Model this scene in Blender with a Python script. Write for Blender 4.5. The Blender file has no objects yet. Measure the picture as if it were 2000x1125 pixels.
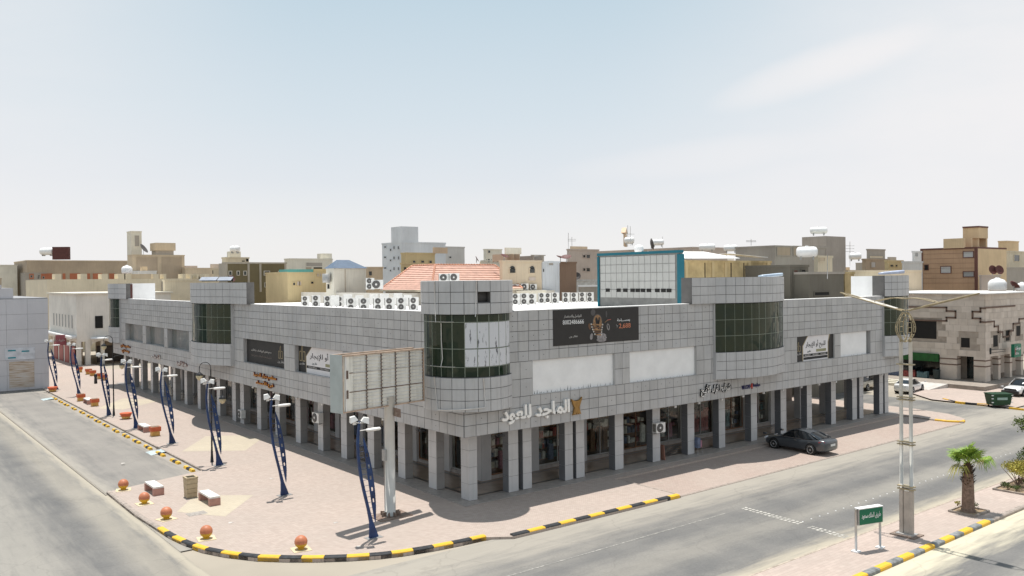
import bpy, math, random, unicodedata
from mathutils import Vector, Matrix
rnd = random.Random(7)
sc = bpy.context.scene
col = sc.collection
R_ = math.radians

# ------------------------------------------------------------------ camera
CAM = Vector((-27.4775, -38.5933, 12.5)); FOC = 1645.17
RT = Vector((0.78247221, -0.6225937, -0.01069285)); UP = Vector((0.01473503, 0.00134611, 0.99989053)); FW = Vector((0.62251115, 0.78254411, -0.01022723))
cd = bpy.data.cameras.new('camera'); cam = bpy.data.objects.new('camera', cd); col.objects.link(cam)
cd.sensor_width = 36; cd.lens = FOC/2000*36; cd.clip_end = 6000; cd.clip_start = .5
M = Matrix.Identity(4)
for i in range(3): M[i][0] = RT[i]; M[i][1] = UP[i]; M[i][2] = -FW[i]; M[i][3] = CAM[i]
cam.matrix_world = M
sc.camera = cam

# ------------------------------------------------------------------ sky, sun, exposure
SUN = Vector((.058, .178, 1)).normalized()
w = bpy.data.worlds.new('World'); sc.world = w; w.use_nodes = True
nt = w.node_tree; nt.nodes.clear()
def N(t, tree=None, **k):
    n = (tree or nt).nodes.new(t)
    for a, b in k.items(): setattr(n, a, b)
    return n
out = N('ShaderNodeOutputWorld'); bg = N('ShaderNodeBackground'); bg.inputs[1].default_value = .1
sky = N('ShaderNodeTexSky', sky_type='NISHITA', sun_disc=False, sun_elevation=math.asin(SUN.z), sun_rotation=math.atan2(SUN.x, SUN.y), altitude=600, air_density=1.0, dust_density=2.5, ozone_density=1.5)
tc = N('ShaderNodeTexCoord'); sp = N('ShaderNodeSeparateXYZ')
mr = N('ShaderNodeMapRange'); mr.inputs['From Min'].default_value = 0.0; mr.inputs['From Max'].default_value = .62
mr.inputs['To Min'].default_value = 1; mr.inputs['To Max'].default_value = 0; mr.interpolation_type = 'SMOOTHSTEP'
ramp = N('ShaderNodeValToRGB')
e = ramp.color_ramp.elements; e[0].position = 0; e[0].color = (3.4, 4.8, 6.0, 1); e[1].position = 1; e[1].color = (8.75, 8.6, 8.5, 1)
for p_, c_ in ((.28, (4.3, 5.7, 6.8, 1)), (.5, (5.5, 6.7, 7.45, 1)), (.78, (6.7, 7.45, 7.95, 1)), (.91, (7.5, 7.8, 8.15, 1))):
    x = ramp.color_ramp.elements.new(p_); x.color = c_
mx = N('ShaderNodeMixRGB'); mx.inputs[0].default_value = .9
def MT(op, a_, b_=0., c_=None, clamp=False):
    m_ = N('ShaderNodeMath', operation=op); m_.use_clamp = clamp
    for i_, q_ in enumerate((a_, b_) if c_ is None else (a_, b_, c_)):
        if hasattr(q_, 'links'): nt.links.new(q_, m_.inputs[i_])
        else: m_.inputs[i_].default_value = q_
    return m_.outputs[0]
def SM(v_, a0, a1, t0, t1):
    m_ = N('ShaderNodeMapRange'); m_.interpolation_type = 'SMOOTHSTEP'; nt.links.new(v_, m_.inputs['Value'])
    for k_, q_ in (('From Min', a0), ('From Max', a1), ('To Min', t0), ('To Max', t1)): m_.inputs[k_].default_value = q_
    return m_.outputs[0]
dt = N('ShaderNodeVectorMath', operation='DOT_PRODUCT'); dt.inputs[1].default_value = (RT.x, RT.y, 0); U_ = dt.outputs['Value']
nz = N('ShaderNodeTexNoise'); nz.inputs['Scale'].default_value = 2.2; nz.inputs['Detail'].default_value = 8; nz.inputs['Roughness'].default_value = .58
mp = N('ShaderNodeMapping'); mp.inputs['Scale'].default_value = (1, 1, 3.2); mp.inputs['Location'].default_value = (.35, .1, .2)
nt.links.new(tc.outputs['Generated'], dt.inputs[0]); nt.links.new(tc.outputs['Generated'], mp.inputs[0]); nt.links.new(mp.outputs[0], nz.inputs['Vector']); NZ = nz.outputs['Fac']
nt.links.new(tc.outputs['Generated'], sp.inputs[0]); Z_ = sp.outputs['Z']
veil = MT('ADD', SM(MT('ADD', U_, MT('MULTIPLY', Z_, -.35)), -.02, .42, 0, .8), SM(U_, -.55, -.2, .5, 0))
veil = MT('MULTIPLY', veil, SM(NZ, .3, .7, .7, 1.15))
def wisp(cu, cz, la, lc, tl, amt):
    du = MT('SUBTRACT', U_, cu); dz = MT('SUBTRACT', Z_, cz); c0, s0 = math.cos(tl), math.sin(tl)
    p_ = MT('DIVIDE', MT('ADD', MT('MULTIPLY', du, c0), MT('MULTIPLY', dz, s0)), la); q_ = MT('DIVIDE', MT('SUBTRACT', MT('MULTIPLY', dz, c0), MT('MULTIPLY', du, s0)), lc)
    d_ = MT('ADD', MT('MULTIPLY', p_, p_), MT('MULTIPLY', q_, q_)); d_ = MT('ADD', d_, MT('MULTIPLY', MT('SUBTRACT', NZ2, .5), 2.2)); d_ = MT('ADD', d_, MT('MULTIPLY', MT('SUBTRACT', NZ, .5), 2.0))
    return SM(d_, -.6, 2.2, amt, 0)
n2 = N('ShaderNodeTexNoise'); n2.inputs['Scale'].default_value = 9; n2.inputs['Detail'].default_value = 7; nt.links.new(tc.outputs['Generated'], n2.inputs['Vector']); NZ2 = n2.outputs['Fac']
wsp = MT('ADD', MT('ADD', wisp(.34, .225, .085, .018, .26, .36), wisp(.20, .135, .13, .016, .10, .2)), wisp(.60, .2, .2, .05, .2, .25))
fac = MT('ADD', veil, wsp, None, True)
mc = N('ShaderNodeMixRGB'); mc.inputs[2].default_value = (8.3, 8.2, 8.3, 1)
L = nt.links.new
L(Z_, mr.inputs['Value']); L(mr.outputs[0], ramp.inputs[0]); L(sky.outputs[0], mx.inputs[1]); L(ramp.outputs[0], mx.inputs[2])
L(mx.outputs[0], mc.inputs[1]); L(fac, mc.inputs[0])
mc2 = N('ShaderNodeMixRGB'); mc2.inputs[2].default_value = (8.9, 8.5, 8.4, 1); L(MT('MULTIPLY', wsp, .55, None, True), mc2.inputs[0]); L(mc.outputs[0], mc2.inputs[1]); L(mc2.outputs[0], bg.inputs[0]); L(bg.outputs[0], out.inputs[0])
sd = bpy.data.lights.new('sun', 'SUN'); sd.energy = 5.0; sd.angle = R_(.53); sd.color = (1, .955, .9)
so = bpy.data.objects.new('sun', sd); col.objects.link(so); so.rotation_euler = SUN.to_track_quat('Z', 'Y').to_euler()
sc.view_settings.view_transform = 'Standard'; sc.view_settings.look = 'None'; sc.view_settings.exposure = 0.1; sc.view_settings.gamma = 1; sc.view_settings.use_curve_mapping = False
try: sc.cycles.max_bounces = 6; sc.cycles.transparent_max_bounces = 10
except Exception: pass

# ------------------------------------------------------------------ pixel (2000x1125) to world helpers
def ray(px, py): return FW*FOC + RT*(px-1000) - UP*(py-562.5)
def G(px, py, z=0.): d = ray(px, py); t = (z-CAM.z)/d.z; return CAM+d*t
def FR(px, py, y=-1.15): d = ray(px, py); t = (y-CAM.y)/d.y; return CAM+d*t
def FL(px, py, x=-1.13): d = ray(px, py); t = (x-CAM.x)/d.x; return CAM+d*t
def AT(px, py, D): d = ray(px, py); return CAM+d*(D/FOC)

# ------------------------------------------------------------------ materials
MATS = {}
def mat(name, c, rough=.8, var=.12, scale=1.5, bump=0., metal=0., spec=.4, c2=None, streak=0., thr=None, detail=5):
    if name in MATS: return MATS[name]
    m = bpy.data.materials.new(name); m.use_nodes = True; t = m.node_tree; b = t.nodes['Principled BSDF']
    b.inputs['Roughness'].default_value = rough; b.inputs['Metallic'].default_value = metal; b.inputs['Specular IOR Level'].default_value = spec
    g = t.nodes.new('ShaderNodeNewGeometry')
    n = t.nodes.new('ShaderNodeTexNoise'); n.inputs['Scale'].default_value = scale; n.inputs['Detail'].default_value = detail; n.inputs['Roughness'].default_value = .6
    r = t.nodes.new('ShaderNodeValToRGB')
    lo = c2 or tuple(v*(1-var*1.6) for v in c); hi = c if c2 else tuple(min(1, v*(1+var)) for v in c)
    r.color_ramp.elements[0].position = (thr or (.32, .68))[0]; r.color_ramp.elements[1].position = (thr or (.32, .68))[1]
    r.color_ramp.elements[0].color = (*lo, 1); r.color_ramp.elements[1].color = (*hi, 1)
    t.links.new(g.outputs['Position'], n.inputs['Vector']); t.links.new(n.outputs['Fac'], r.inputs[0])
    last = r.outputs[0]
    if streak:
        mpn = t.nodes.new('ShaderNodeMapping'); mpn.inputs['Scale'].default_value = (6, 6, .35)
        n2 = t.nodes.new('ShaderNodeTexNoise'); n2.inputs['Scale'].default_value = 1; n2.inputs['Detail'].default_value = 4
        r2 = t.nodes.new('ShaderNodeValToRGB'); r2.color_ramp.elements[0].position = .5; r2.color_ramp.elements[1].position = .75
        r2.color_ramp.elements[0].color = (1, 1, 1, 1); r2.color_ramp.elements[1].color = (1-streak, 1-streak, 1-streak*1.1, 1)
        mu = t.nodes.new('ShaderNodeMixRGB'); mu.blend_type = 'MULTIPLY'; mu.inputs[0].default_value = 1
        t.links.new(g.outputs['Position'], mpn.inputs[0]); t.links.new(mpn.outputs[0], n2.inputs['Vector']); t.links.new(n2.outputs['Fac'], r2.inputs[0])
        t.links.new(last, mu.inputs[1]); t.links.new(r2.outputs[0], mu.inputs[2]); last = mu.outputs[0]
    t.links.new(last, b.inputs['Base Color'])
    if bump:
        bn = t.nodes.new('ShaderNodeBump'); bn.inputs['Strength'].default_value = bump; bn.inputs['Distance'].default_value = .02
        n3 = t.nodes.new('ShaderNodeTexNoise'); n3.inputs['Scale'].default_value = scale*12; n3.inputs['Detail'].default_value = 4
        t.links.new(g.outputs['Position'], n3.inputs['Vector']); t.links.new(n3.outputs['Fac'], bn.inputs['Height']); t.links.new(bn.outputs[0], b.inputs['Normal'])
    MATS[name] = m; return m
def glassmat(name, tint=(.6, .65, .62), refl=.12):
    if name in MATS: return MATS[name]
    m = bpy.data.materials.new(name); m.use_nodes = True; t = m.node_tree; t.nodes.clear()
    o = t.nodes.new('ShaderNodeOutputMaterial'); mi = t.nodes.new('ShaderNodeMixShader'); tr = t.nodes.new('ShaderNodeBsdfTransparent'); gl = t.nodes.new('ShaderNodeBsdfGlossy'); lw = t.nodes.new('ShaderNodeLayerWeight'); pw = t.nodes.new('ShaderNodeMath'); pw.operation = 'POWER'; pw.inputs[1].default_value = 4.5; m5 = t.nodes.new('ShaderNodeMath'); m5.operation = 'MULTIPLY_ADD'; m5.inputs[1].default_value = .8; m5.inputs[2].default_value = .035; t.links.new(lw.outputs['Facing'], pw.inputs[0]); t.links.new(pw.outputs[0], m5.inputs[0])
    tr.inputs[0].default_value = (*tint, 1); gl.inputs['Roughness'].default_value = .03; lw.inputs[0].default_value = .5
    t.links.new(m5.outputs[0], mi.inputs[0]); t.links.new(tr.outputs[0], mi.inputs[1]); t.links.new(gl.outputs[0], mi.inputs[2]); t.links.new(mi.outputs[0], o.inputs[0])
    MATS[name] = m; return m

PANEL = mat('aluminium_panel', (.435, .432, .426), .42, .07, .55, spec=.4, streak=.13)
PANELV = [PANEL, mat('aluminium_panel_b', (.412, .408, .402), .44, .07, .55, spec=.45, streak=.14), mat('aluminium_panel_c', (.452, .448, .440), .38, .07, .55, spec=.45, streak=.12), mat('aluminium_panel_d', (.432, .432, .432), .36, .07, .55, spec=.5, streak=.10)]
PANEL2 = mat('aluminium_panel_drum', (.46, .46, .46), .4, .06, .6, spec=.4, streak=.12)
JOINT = mat('joint_dark', (.13, .125, .12), .8, .1)
COLM = mat('column_panel', (.50, .50, .50), .38, .06, .7, spec=.45, streak=.09)
WHITE = mat('white_paint', (.80, .80, .79), .6, .04, 1.)
ROOFW = mat('white_roof', (.86, .85, .83), .7, .05, .5)
BLACK = mat('black_paint', (.02, .02, .022), .45, .1)
DARK = mat('dark_void', (.012, .011, .010), .8, .1)
GREYM = mat('grey_metal', (.35, .35, .34), .4, .08, 4, metal=.3)
GGLASS = mat('green_glass', (.006, .020, .012), .05, .5, .9, spec=.35, c2=(.018, .028, .012))
SHOPG = glassmat('shop_glass', (.86, .88, .86))
GRAN = mat('granite', (.33, .30, .275), .5, .15, 3)
TILEF = mat('arcade_tile', (.36, .29, .235), .15, .08, 1.2)
TBLACK = mat('black_tile', (.03, .028, .027), .3, .1)
YEL = mat('yellow_paint', (.80, .46, .02), .6, .1, 6, c2=(.62, .38, .05))
BLK = mat('kerb_black', (.03, .032, .036), .6, .3, 5)
CONC = mat('concrete_kerb', (.34, .29, .25), .85, .2, 3)

# ------------------------------------------------------------------ mesh builder
class MB:
    def __init__(s): s.v = []; s.f = []; s.m = []; s.sm = []
    def add(s, vs, fs, mi=0, smooth=False):
        b = len(s.v); s.v += [tuple(v) for v in vs]; s.f += [tuple(b+i for i in f) for f in fs]; s.m += [mi]*len(fs); s.sm += [smooth]*len(fs); return s
    def box(s, x0, x1, y0, y1, z0, z1, mi=0):
        vs = [(x, y, z) for z in (z0, z1) for y in (y0, y1) for x in (x0, x1)]
        return s.add(vs, [(0, 2, 3, 1), (4, 5, 7, 6), (0, 1, 5, 4), (2, 6, 7, 3), (0, 4, 6, 2), (1, 3, 7, 5)], mi)
    def obox(s, o, u, v, w_, mi=0):   # corner + three edge vectors
        o = Vector(o); u = Vector(u); v = Vector(v); w_ = Vector(w_)
        vs = [o+u*a+v*b+w_*c for c in (0, 1) for b in (0, 1) for a in (0, 1)]
        return s.add(vs, [(0, 2, 3, 1), (4, 5, 7, 6), (0, 1, 5, 4), (2, 6, 7, 3), (0, 4, 6, 2), (1, 3, 7, 5)], mi)
    def prism(s, poly, z0, z1, mi=0, cap=True):
        n = len(poly); vs = [(p[0], p[1], z0) for p in poly]+[(p[0], p[1], z1) for p in poly]
        fs = [(i, (i+1) % n, n+(i+1) % n, n+i) for i in range(n)]
        if cap: fs += [tuple(range(n-1, -1, -1)), tuple(range(n, 2*n))]
        return s.add(vs, fs, mi)
    def tube(s, pts, r, n=8, mi=0, cap=True, smooth=True):
        pts = [Vector(p) for p in pts]; rs = r if isinstance(r, (list, tuple)) else [r]*len(pts); b = len(s.v); ring = []
        for i, p in enumerate(pts):
            d = (pts[min(i+1, len(pts)-1)]-pts[max(i-1, 0)]).normalized()
            a = Vector((0, 0, 1)) if abs(d.z) < .9 else Vector((1, 0, 0))
            u = d.cross(a).normalized(); v = d.cross(u)
            for k in range(n):
                t = 2*math.pi*k/n; s.v.append(tuple(p+(u*math.cos(t)+v*math.sin(t))*rs[i]))
        for i in range(len(pts)-1):
            for k in range(n):
                s.f.append((b+i*n+k, b+i*n+(k+1) % n, b+(i+1)*n+(k+1) % n, b+(i+1)*n+k)); s.m.append(mi); s.sm.append(smooth)
        if cap:
            s.f.append(tuple(b+k for k in range(n))); s.f.append(tuple(b+(len(pts)-1)*n+k for k in range(n-1, -1, -1))); s.m += [mi, mi]; s.sm += [False, False]
        return s
    def lathe(s, prof, c=(0, 0, 0), n=16, mi=0, smooth=True, rot=None):
        b = len(s.v); c = Vector(c)
        for r, z in prof:
            for k in range(n):
                t = 2*math.pi*k/n; p = Vector((r*math.cos(t), r*math.sin(t), z))
                if rot: p = rot @ p
                s.v.append(tuple(c+p))
        for i in range(len(prof)-1):
            for k in range(n):
                s.f.append((b+i*n+k, b+i*n+(k+1) % n, b+(i+1)*n+(k+1) % n, b+(i+1)*n+k)); s.m.append(mi); s.sm.append(smooth)
        s.f.append(tuple(b+k for k in range(n-1, -1, -1))); s.f.append(tuple(b+(len(prof)-1)*n+k for k in range(n))); s.m += [mi, mi]; s.sm += [False, False]
        return s
    def arc(s, c, r0, r1, a0, a1, z0, z1, seg=4, mi=0):   # curved slab between radii, degrees
        vs = []
        for i in range(seg+1):
            a = R_(a0+(a1-a0)*i/seg); ca, sa = math.cos(a), math.sin(a)
            for r in (r0, r1):
                for z in (z0, z1): vs.append((c[0]+r*ca, c[1]+r*sa, z))
        fs = []
        for i in range(seg):
            a = i*4; b = a+4
            fs += [(a+2, b+2, b+3, a+3), (a, a+1, b+1, b), (a+1, a+3, b+3, b+1), (a, b, b+2, a+2)]
        e_ = seg*4; fs += [(0, 2, 3, 1), (e_, e_+1, e_+3, e_+2)]
        return s.add(vs, fs, mi)
    def build(s, name, mats, parent=None):
        me = bpy.data.meshes.new(name); me.from_pydata(s.v, [], s.f)
        for m in (mats if isinstance(mats, (list, tuple)) else [mats]): me.materials.append(m)
        me.polygons.foreach_set('material_index', s.m); me.polygons.foreach_set('use_smooth', s.sm); me.update()
        return link(name, me, parent)
def link(name, me, parent=None):
    o = bpy.data.objects.new(name, me); col.objects.link(o)
    if parent: o.parent = parent; o.matrix_parent_inverse = Matrix.Translation(-parent_loc(parent)) if False else Matrix.Identity(4)
    return o
def tag(o, label=None, cat=None, group=None, kind=None):
    if label: o['label'] = label
    if cat: o['category'] = cat
    if group: o['group'] = group
    if kind: o['kind'] = kind
    return o
def empty(name, loc=(0, 0, 0), rz=0, label=None, cat=None, group=None, kind=None):
    o = bpy.data.objects.new(name, None); col.objects.link(o); o.location = loc; o.rotation_euler.z = rz; o.empty_display_size = .2
    return tag(o, label, cat, group, kind)
def copy_tree(o, parent=None):
    c = o.copy(); col.objects.link(c)
    if parent: c.parent = parent
    for ch in list(o.children): copy_tree(ch, c)
    return c
def subdiv(o, lv=1):
    m = o.modifiers.new('s', 'SUBSURF'); m.levels = lv; m.render_levels = lv; return o
BOXC = {}
def unitbox(name, m, sx, sy, sz, loc, parent, rz=0):   # shared mesh: unit box, size on the object
    k = (name, m.name)
    if k not in BOXC:
        b = MB().box(0, 1, 0, 1, 0, 1); me = bpy.data.meshes.new(name); me.from_pydata(b.v, [], b.f); me.materials.append(m); BOXC[k] = me
    o = bpy.data.objects.new(name, BOXC[k]); col.objects.link(o); o.scale = (sx, sy, sz); o.location = loc; o.rotation_euler.z = rz
    if parent: o.parent = parent
    return o

# ------------------------------------------------------------------ lettering (Arabic letters joined by hand)
FORMS = {}
for cp in range(0xFE80, 0xFEFD):
    d = unicodedata.decomposition(chr(cp)).split()
    if d and d[0] in ('<isolated>', '<final>', '<initial>', '<medial>'):
        FORMS.setdefault(''.join(chr(int(q, 16)) for q in d[1:]), {})[d[0][1:-1]] = chr(cp)
def shape(s):
    o = []; i = 0; prev = False
    while i < len(s):
        ch = s[i]
        if len(s[i:i+2]) == 2 and s[i:i+2] in FORMS: ch = s[i:i+2]
        f = FORMS.get(ch); nx = s[i+len(ch):i+len(ch)+1]
        if not f: o.append(ch); prev = (ch == '\u0640'); i += len(ch); continue
        nj = ((nx in FORMS and 'final' in FORMS[nx]) or nx == '\u0640') and 'initial' in f
        k = ('medial' if nj else 'final') if prev and 'final' in f else ('initial' if nj else 'isolated')
        o.append(f[k]); prev = nj; i += len(ch)
    return ''.join(reversed(o))
def text(name, body, m, o, u, v, wd, ht, depth=.012, parent=None, bold=0., arabic=True):
    """lettering fitted into the rectangle o + u*wd + v*ht, standing depth proud"""
    cu = bpy.data.curves.new(name, 'FONT'); cu.body = shape(body) if arabic else body; cu.extrude = .5; cu.offset = bold; cu.resolution_u = 3
    t = bpy.data.objects.new(name, cu); me = bpy.data.meshes.new_from_object(t); bpy.data.objects.remove(t)
    me.name = name
    xs = [q.co.x for q in me.vertices]; ys = [q.co.y for q in me.vertices]; x0, x1, y0, y1 = min(xs), max(xs), min(ys), max(ys)
    # islands -> tiny alternating depth so overlapping letters never share a plane
    par = list(range(len(me.vertices)))
    def fd(a):
        while par[a] != a: par[a] = par[par[a]]; a = par[a]
        return a
    for e_ in me.edges:
        a, b = fd(e_.vertices[0]), fd(e_.vertices[1])
        if a != b: par[a] = b
    ids = {}
    u = Vector(u).normalized(); v = Vector(v).normalized(); n = u.cross(v)
    for q in me.vertices:
        k = ids.setdefault(fd(q.index), len(ids)); zz = (q.co.z+.5)*(depth*(1+.09*(k % 3))) 
        q.co = Vector(o)+u*((q.co.x-x0)/(x1-x0)*wd)+v*((q.co.y-y0)/(y1-y0)*ht)+n*zz
    me.materials.clear(); me.materials.append(m)
    return link(name, me, parent)

O1 = ['first', 'second', 'third', 'fourth', 'fifth', 'sixth', 'seventh', 'eighth', 'ninth', 'tenth', 'eleventh', 'twelfth', 'thirteenth', 'fourteenth', 'fifteenth', 'sixteenth', 'seventeenth', 'eighteenth', 'nineteenth']
def ordw(n):
    if n < 20: return O1[n-1]
    t = {2: 'twent', 3: 'thirt', 4: 'fort', 5: 'fift'}[n//10]
    return t+'ieth' if n % 10 == 0 else t+'y '+O1[n % 10-1]
# ================================================================== GROUND
def zmat(name, base, build):
    m = bpy.data.materials.new(name); m.use_nodes = True; t = m.node_tree; b = t.nodes['Principled BSDF']; b.inputs['Roughness'].default_value = .85; b.inputs['Specular IOR Level'].default_value = .25
    g = t.nodes.new('ShaderNodeNewGeometry'); build(t, b, g); MATS[name] = m; return m
def noise(t, g, sc_, scl=(1, 1, 1), det=5, rough=.6, rot=0):
    mpn = t.nodes.new('ShaderNodeMapping'); mpn.inputs['Scale'].default_value = scl; mpn.inputs['Rotation'].default_value = (0, 0, rot)
    n = t.nodes.new('ShaderNodeTexNoise'); n.inputs['Scale'].default_value = sc_; n.inputs['Detail'].default_value = det; n.inputs['Roughness'].default_value = rough
    t.links.new(g.outputs['Position'], mpn.inputs[0]); t.links.new(mpn.outputs[0], n.inputs['Vector']); return n.outputs['Fac']
def rampn(t, fac, stops):
    r = t.nodes.new('ShaderNodeValToRGB'); e_ = r.color_ramp.elements
    while len(e_) < len(stops): e_.new(.5)
    for i, (p, c) in enumerate(stops): e_[i].position = p; e_[i].color = (*c, 1) if len(c) == 3 else c
    t.links.new(fac, r.inputs[0]); return r.outputs[0]
def mixc(t, f, a, b, mode='MIX'):
    m = t.nodes.new('ShaderNodeMixRGB'); m.blend_type = mode
    for i, q in enumerate((f, a, b)):
        if hasattr(q, 'is_linked') or hasattr(q, 'links'): t.links.new(q, m.inputs[i])
        else: m.inputs[i].default_value = q if i == 0 else (*q, 1)
    return m.outputs[0]
def mathn(t, op, a, b=0.):
    m = t.nodes.new('ShaderNodeMath'); m.operation = op
    for i, q in enumerate((a, b)):
        if hasattr(q, 'links'): t.links.new(q, m.inputs[i])
        else: m.inputs[i].default_value = q
    return m.outputs[0]
def asphalt(axis, cen, band, dusts):
    """tyre-worn tarmac: darker worn lanes along the road, sand drifted at the sides"""
    def f(t, b, g):
        s = t.nodes.new('ShaderNodeSeparateXYZ'); t.links.new(g.outputs['Position'], s.inputs[0])
        scl = (.035, .55, 1) if axis == 'x' else (.55, .035, 1)
        n1 = noise(t, g, 1, scl, 6); n2 = noise(t, g, .35, det=6); n3 = noise(t, g, 9, det=3); n4 = noise(t, g, 1.2, (.25, 2.2, 1) if axis == 'x' else (2.2, .25, 1), 6)
        c = rampn(t, n1, [(.3, (.105, .103, .099)), (.5, (.16, .155, .144)), (.7, (.25, .236, .208))])
        c = mixc(t, .3, c, rampn(t, n2, [(.38, (.085, .085, .085)), (.62, (.29, .27, .235))]))
        c = mixc(t, .12, c, rampn(t, n3, [(.3, (.05, .05, .05)), (.7, (.4, .4, .4))]))
        q = s.outputs['Y' if axis == 'x' else 'X']
        for (pos, wid, amt, dc) in dusts:
            d = mathn(t, 'ABSOLUTE', mathn(t, 'SUBTRACT', q, pos)); d = mathn(t, 'ADD', d, mathn(t, 'MULTIPLY', mathn(t, 'SUBTRACT', n4, .5), wid*2.4))
            k = rampn(t, mathn(t, 'DIVIDE', d, wid*1.6), [(.15, (amt,)*3), (1, (0, 0, 0))])
            c = mixc(t, k, c, dc)
        # cracks
        vo = t.nodes.new('ShaderNodeTexVoronoi'); vo.feature = 'DISTANCE_TO_EDGE'; vo.inputs['Scale'].default_value = .22
        wv = t.nodes.new('ShaderNodeVectorMath'); wv.operation = 'ADD'; nn = t.nodes.new('ShaderNodeTexNoise'); nn.inputs['Scale'].default_value = .8; nn.inputs['Detail'].default_value = 6
        t.links.new(g.outputs['Position'], nn.inputs['Vector']); t.links.new(g.outputs['Position'], wv.inputs[0]); t.links.new(nn.outputs['Color'], wv.inputs[1]); t.links.new(wv.outputs[0], vo.inputs['Vector'])
        k = rampn(t, vo.outputs['Distance'], [(0, (.16,)*3), (.010, (0, 0, 0))]); c = mixc(t, k, c, (.07, .065, .06))
        t.links.new(c, b.inputs['Base Color'])
        bn = t.nodes.new('ShaderNodeBump'); bn.inputs['Strength'].default_value = .25; bn.inputs['Distance'].default_value = .01; t.links.new(n3, bn.inputs['Height']); t.links.new(bn.outputs[0], b.inputs['Normal'])
    return f
SAND = (.42, .375, .295)
ROAD = zmat('road_tarmac', None, asphalt('x', 0, 0, [(-6.9, 2.2, .75, (.36, .33, .28)), (-17.2, .8, .9, SAND), (-13.3, .8, .4, (.31, .29, .25)), (-11.2, .9, .45, (.12, .12, .12)), (-15.0, .7, .4, (.12, .12, .12)), (-9.4, .3, .35, (.13, .13, .13)), (-23.0, 1.0, .5, (.13, .13, .13)), (-20.5, 1.3, .95, (.55, .5, .38))]))
ROAD2 = zmat('side_road_tarmac', None, asphalt('y', 0, 0, [(-15.4, .35, .8, SAND), (-16.6, .9, .5, (.33, .30, .245)), (-18.8, 1.0, .55, (.11, .11, .11)), (-23.6, .9, .4, (.12, .12, .12)), (-21.2, 1.8, .55, (.33, .31, .27)), (-26, 3, .6, (.31, .29, .26))]))
LOT = zmat('parking_tarmac', None, asphalt('y', 0, 0, [(-12, 3.4, .5, (.30, .275, .245)), (-15.2, .5, .6, (.36, .33, .28)), (-9, .8, .6, (.38, .34, .29))]))
def paving(c1, c2, mortar, bw=.22, bh=.11, rot=.785, stain=.3, low=(.3, .26, .23)):
    def f(t, b, g):
        mpn = t.nodes.new('ShaderNodeMapping'); mpn.inputs['Rotation'].default_value = (0, 0, rot); t.links.new(g.outputs['Position'], mpn.inputs[0])
        br = t.nodes.new('ShaderNodeTexBrick'); br.inputs['Scale'].default_value = 1; br.inputs['Brick Width'].default_value = bw; br.inputs['Row Height'].default_value = bh; br.inputs['Mortar Size'].default_value = .008
        br.inputs['Color1'].default_value = (*c1, 1); br.inputs['Color2'].default_value = (*c2, 1); br.inputs['Mortar'].default_value = (*mortar, 1)
        t.links.new(mpn.outputs[0], br.inputs['Vector'])
        n1 = noise(t, g, .22, det=7); n2 = noise(t, g, 2.5, det=4)
        c = mixc(t, rampn(t, n1, [(.42, (stain,)*3), (.62, (0, 0, 0))]), br.outputs['Color'], low)
        c = mixc(t, rampn(t, n2, [(.5, (0, 0, 0)), (.75, (.18,)*3)]), c, (.55, .5, .43))
        t.links.new(c, b.inputs['Base Color'])
        bn = t.nodes.new('ShaderNodeBump'); bn.inputs['Strength'].default_value = .4; bn.inputs['Distance'].default_value = .006; t.links.new(br.outputs['Fac'], bn.inputs['Height']); bn.invert = True; t.links.new(bn.outputs[0], b.inputs['Normal'])
    return f
PAVE = zmat('plaza_paving', None, paving((.455, .375, .325), (.385, .315, .27), (.30, .25, .22), low=(.34, .295, .26)))
PAVEC = zmat('cream_paving', None, paving((.51, .445, .335), (.46, .40, .305), (.37, .33, .26), stain=.25))
PAVEP = zmat('bay_paving', None, paving((.40, .315, .27), (.35, .28, .24), (.29, .23, .20), rot=0, stain=.35, low=(.4, .345, .3)))
PAVEM = zmat('median_paving', None, paving((.47, .385, .335), (.42, .34, .295), (.35, .29, .25), bw=.4, bh=.2, rot=0))
def sheet(name, poly, z, m, kind='structure'):
    n = len(poly); b = MB().add([(p[0], p[1], z) for p in poly], [tuple(range(n))]); return tag(b.build(name, m), kind=kind)
sheet('ground', [(-2500, -2500), (2500, -2500), (2500, 2500), (-2500, 2500)], -.16, mat('desert_ground', (.36, .32, .26), .9, .15, .05))
sheet('road', [(-400, -60), (400, -60), (400, -6.0), (-400, -6.0)], -.12, ROAD)
sheet('side_road', [(-60, -6.0), (-15.25, -6.0), (-15.25, 300), (-60, 300)], -.12, ROAD2)
sheet('cross_street', [(46, -6.0), (57.6, -6.0), (57.6, 200), (46, 200)], -.12, ROAD)
sheet('parking_lot', [(-15.25, 2), (-8.6, 2), (-8.6, 200), (-15.25, 200)], -.105, LOT)
kA = [G(*q, -.12).to_2d() for q in [(208,965),(235,987),(265,1011),(290,1027),(307,1038),(330,1053),(360,1067),(395,1079),(440,1088),(500,1095),(560,1097),(620,1097),(680,1095),(740,1091),(790,1085),(850,1075),(900,1065),(950,1054)]]
kA = [(p.x, p.y) for p in kA]
plaza = kA + [(-2.1, -6.62), (10.0, -6.85), (10.0, -1.5), (46.45, -1.5), (46.3, -5.4), (46.9, -6.5), (48.6, -5.9), (50.2, -3.8), (50.9, -.5), (51, 80), (3, 94), (3, 150), (-8.7, 150), (-8.75, 18.2)]
b = MB(); n = len(plaza)
b.add([(p[0], p[1], 0) for p in plaza]+[(p[0], p[1], -.15) for p in plaza], [tuple(range(n))]+[(i, n+i, n+(i+1) % n, (i+1) % n) for i in range(n)])
tag(b.build('plaza_pavement', [PAVE]), kind='structure')
sheet('parking_bay_pavement', [(10.0, -6.75), (46.9, -6.55), (46.9, -1.2), (10.0, -1.2)], -.1, PAVEP)
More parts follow.
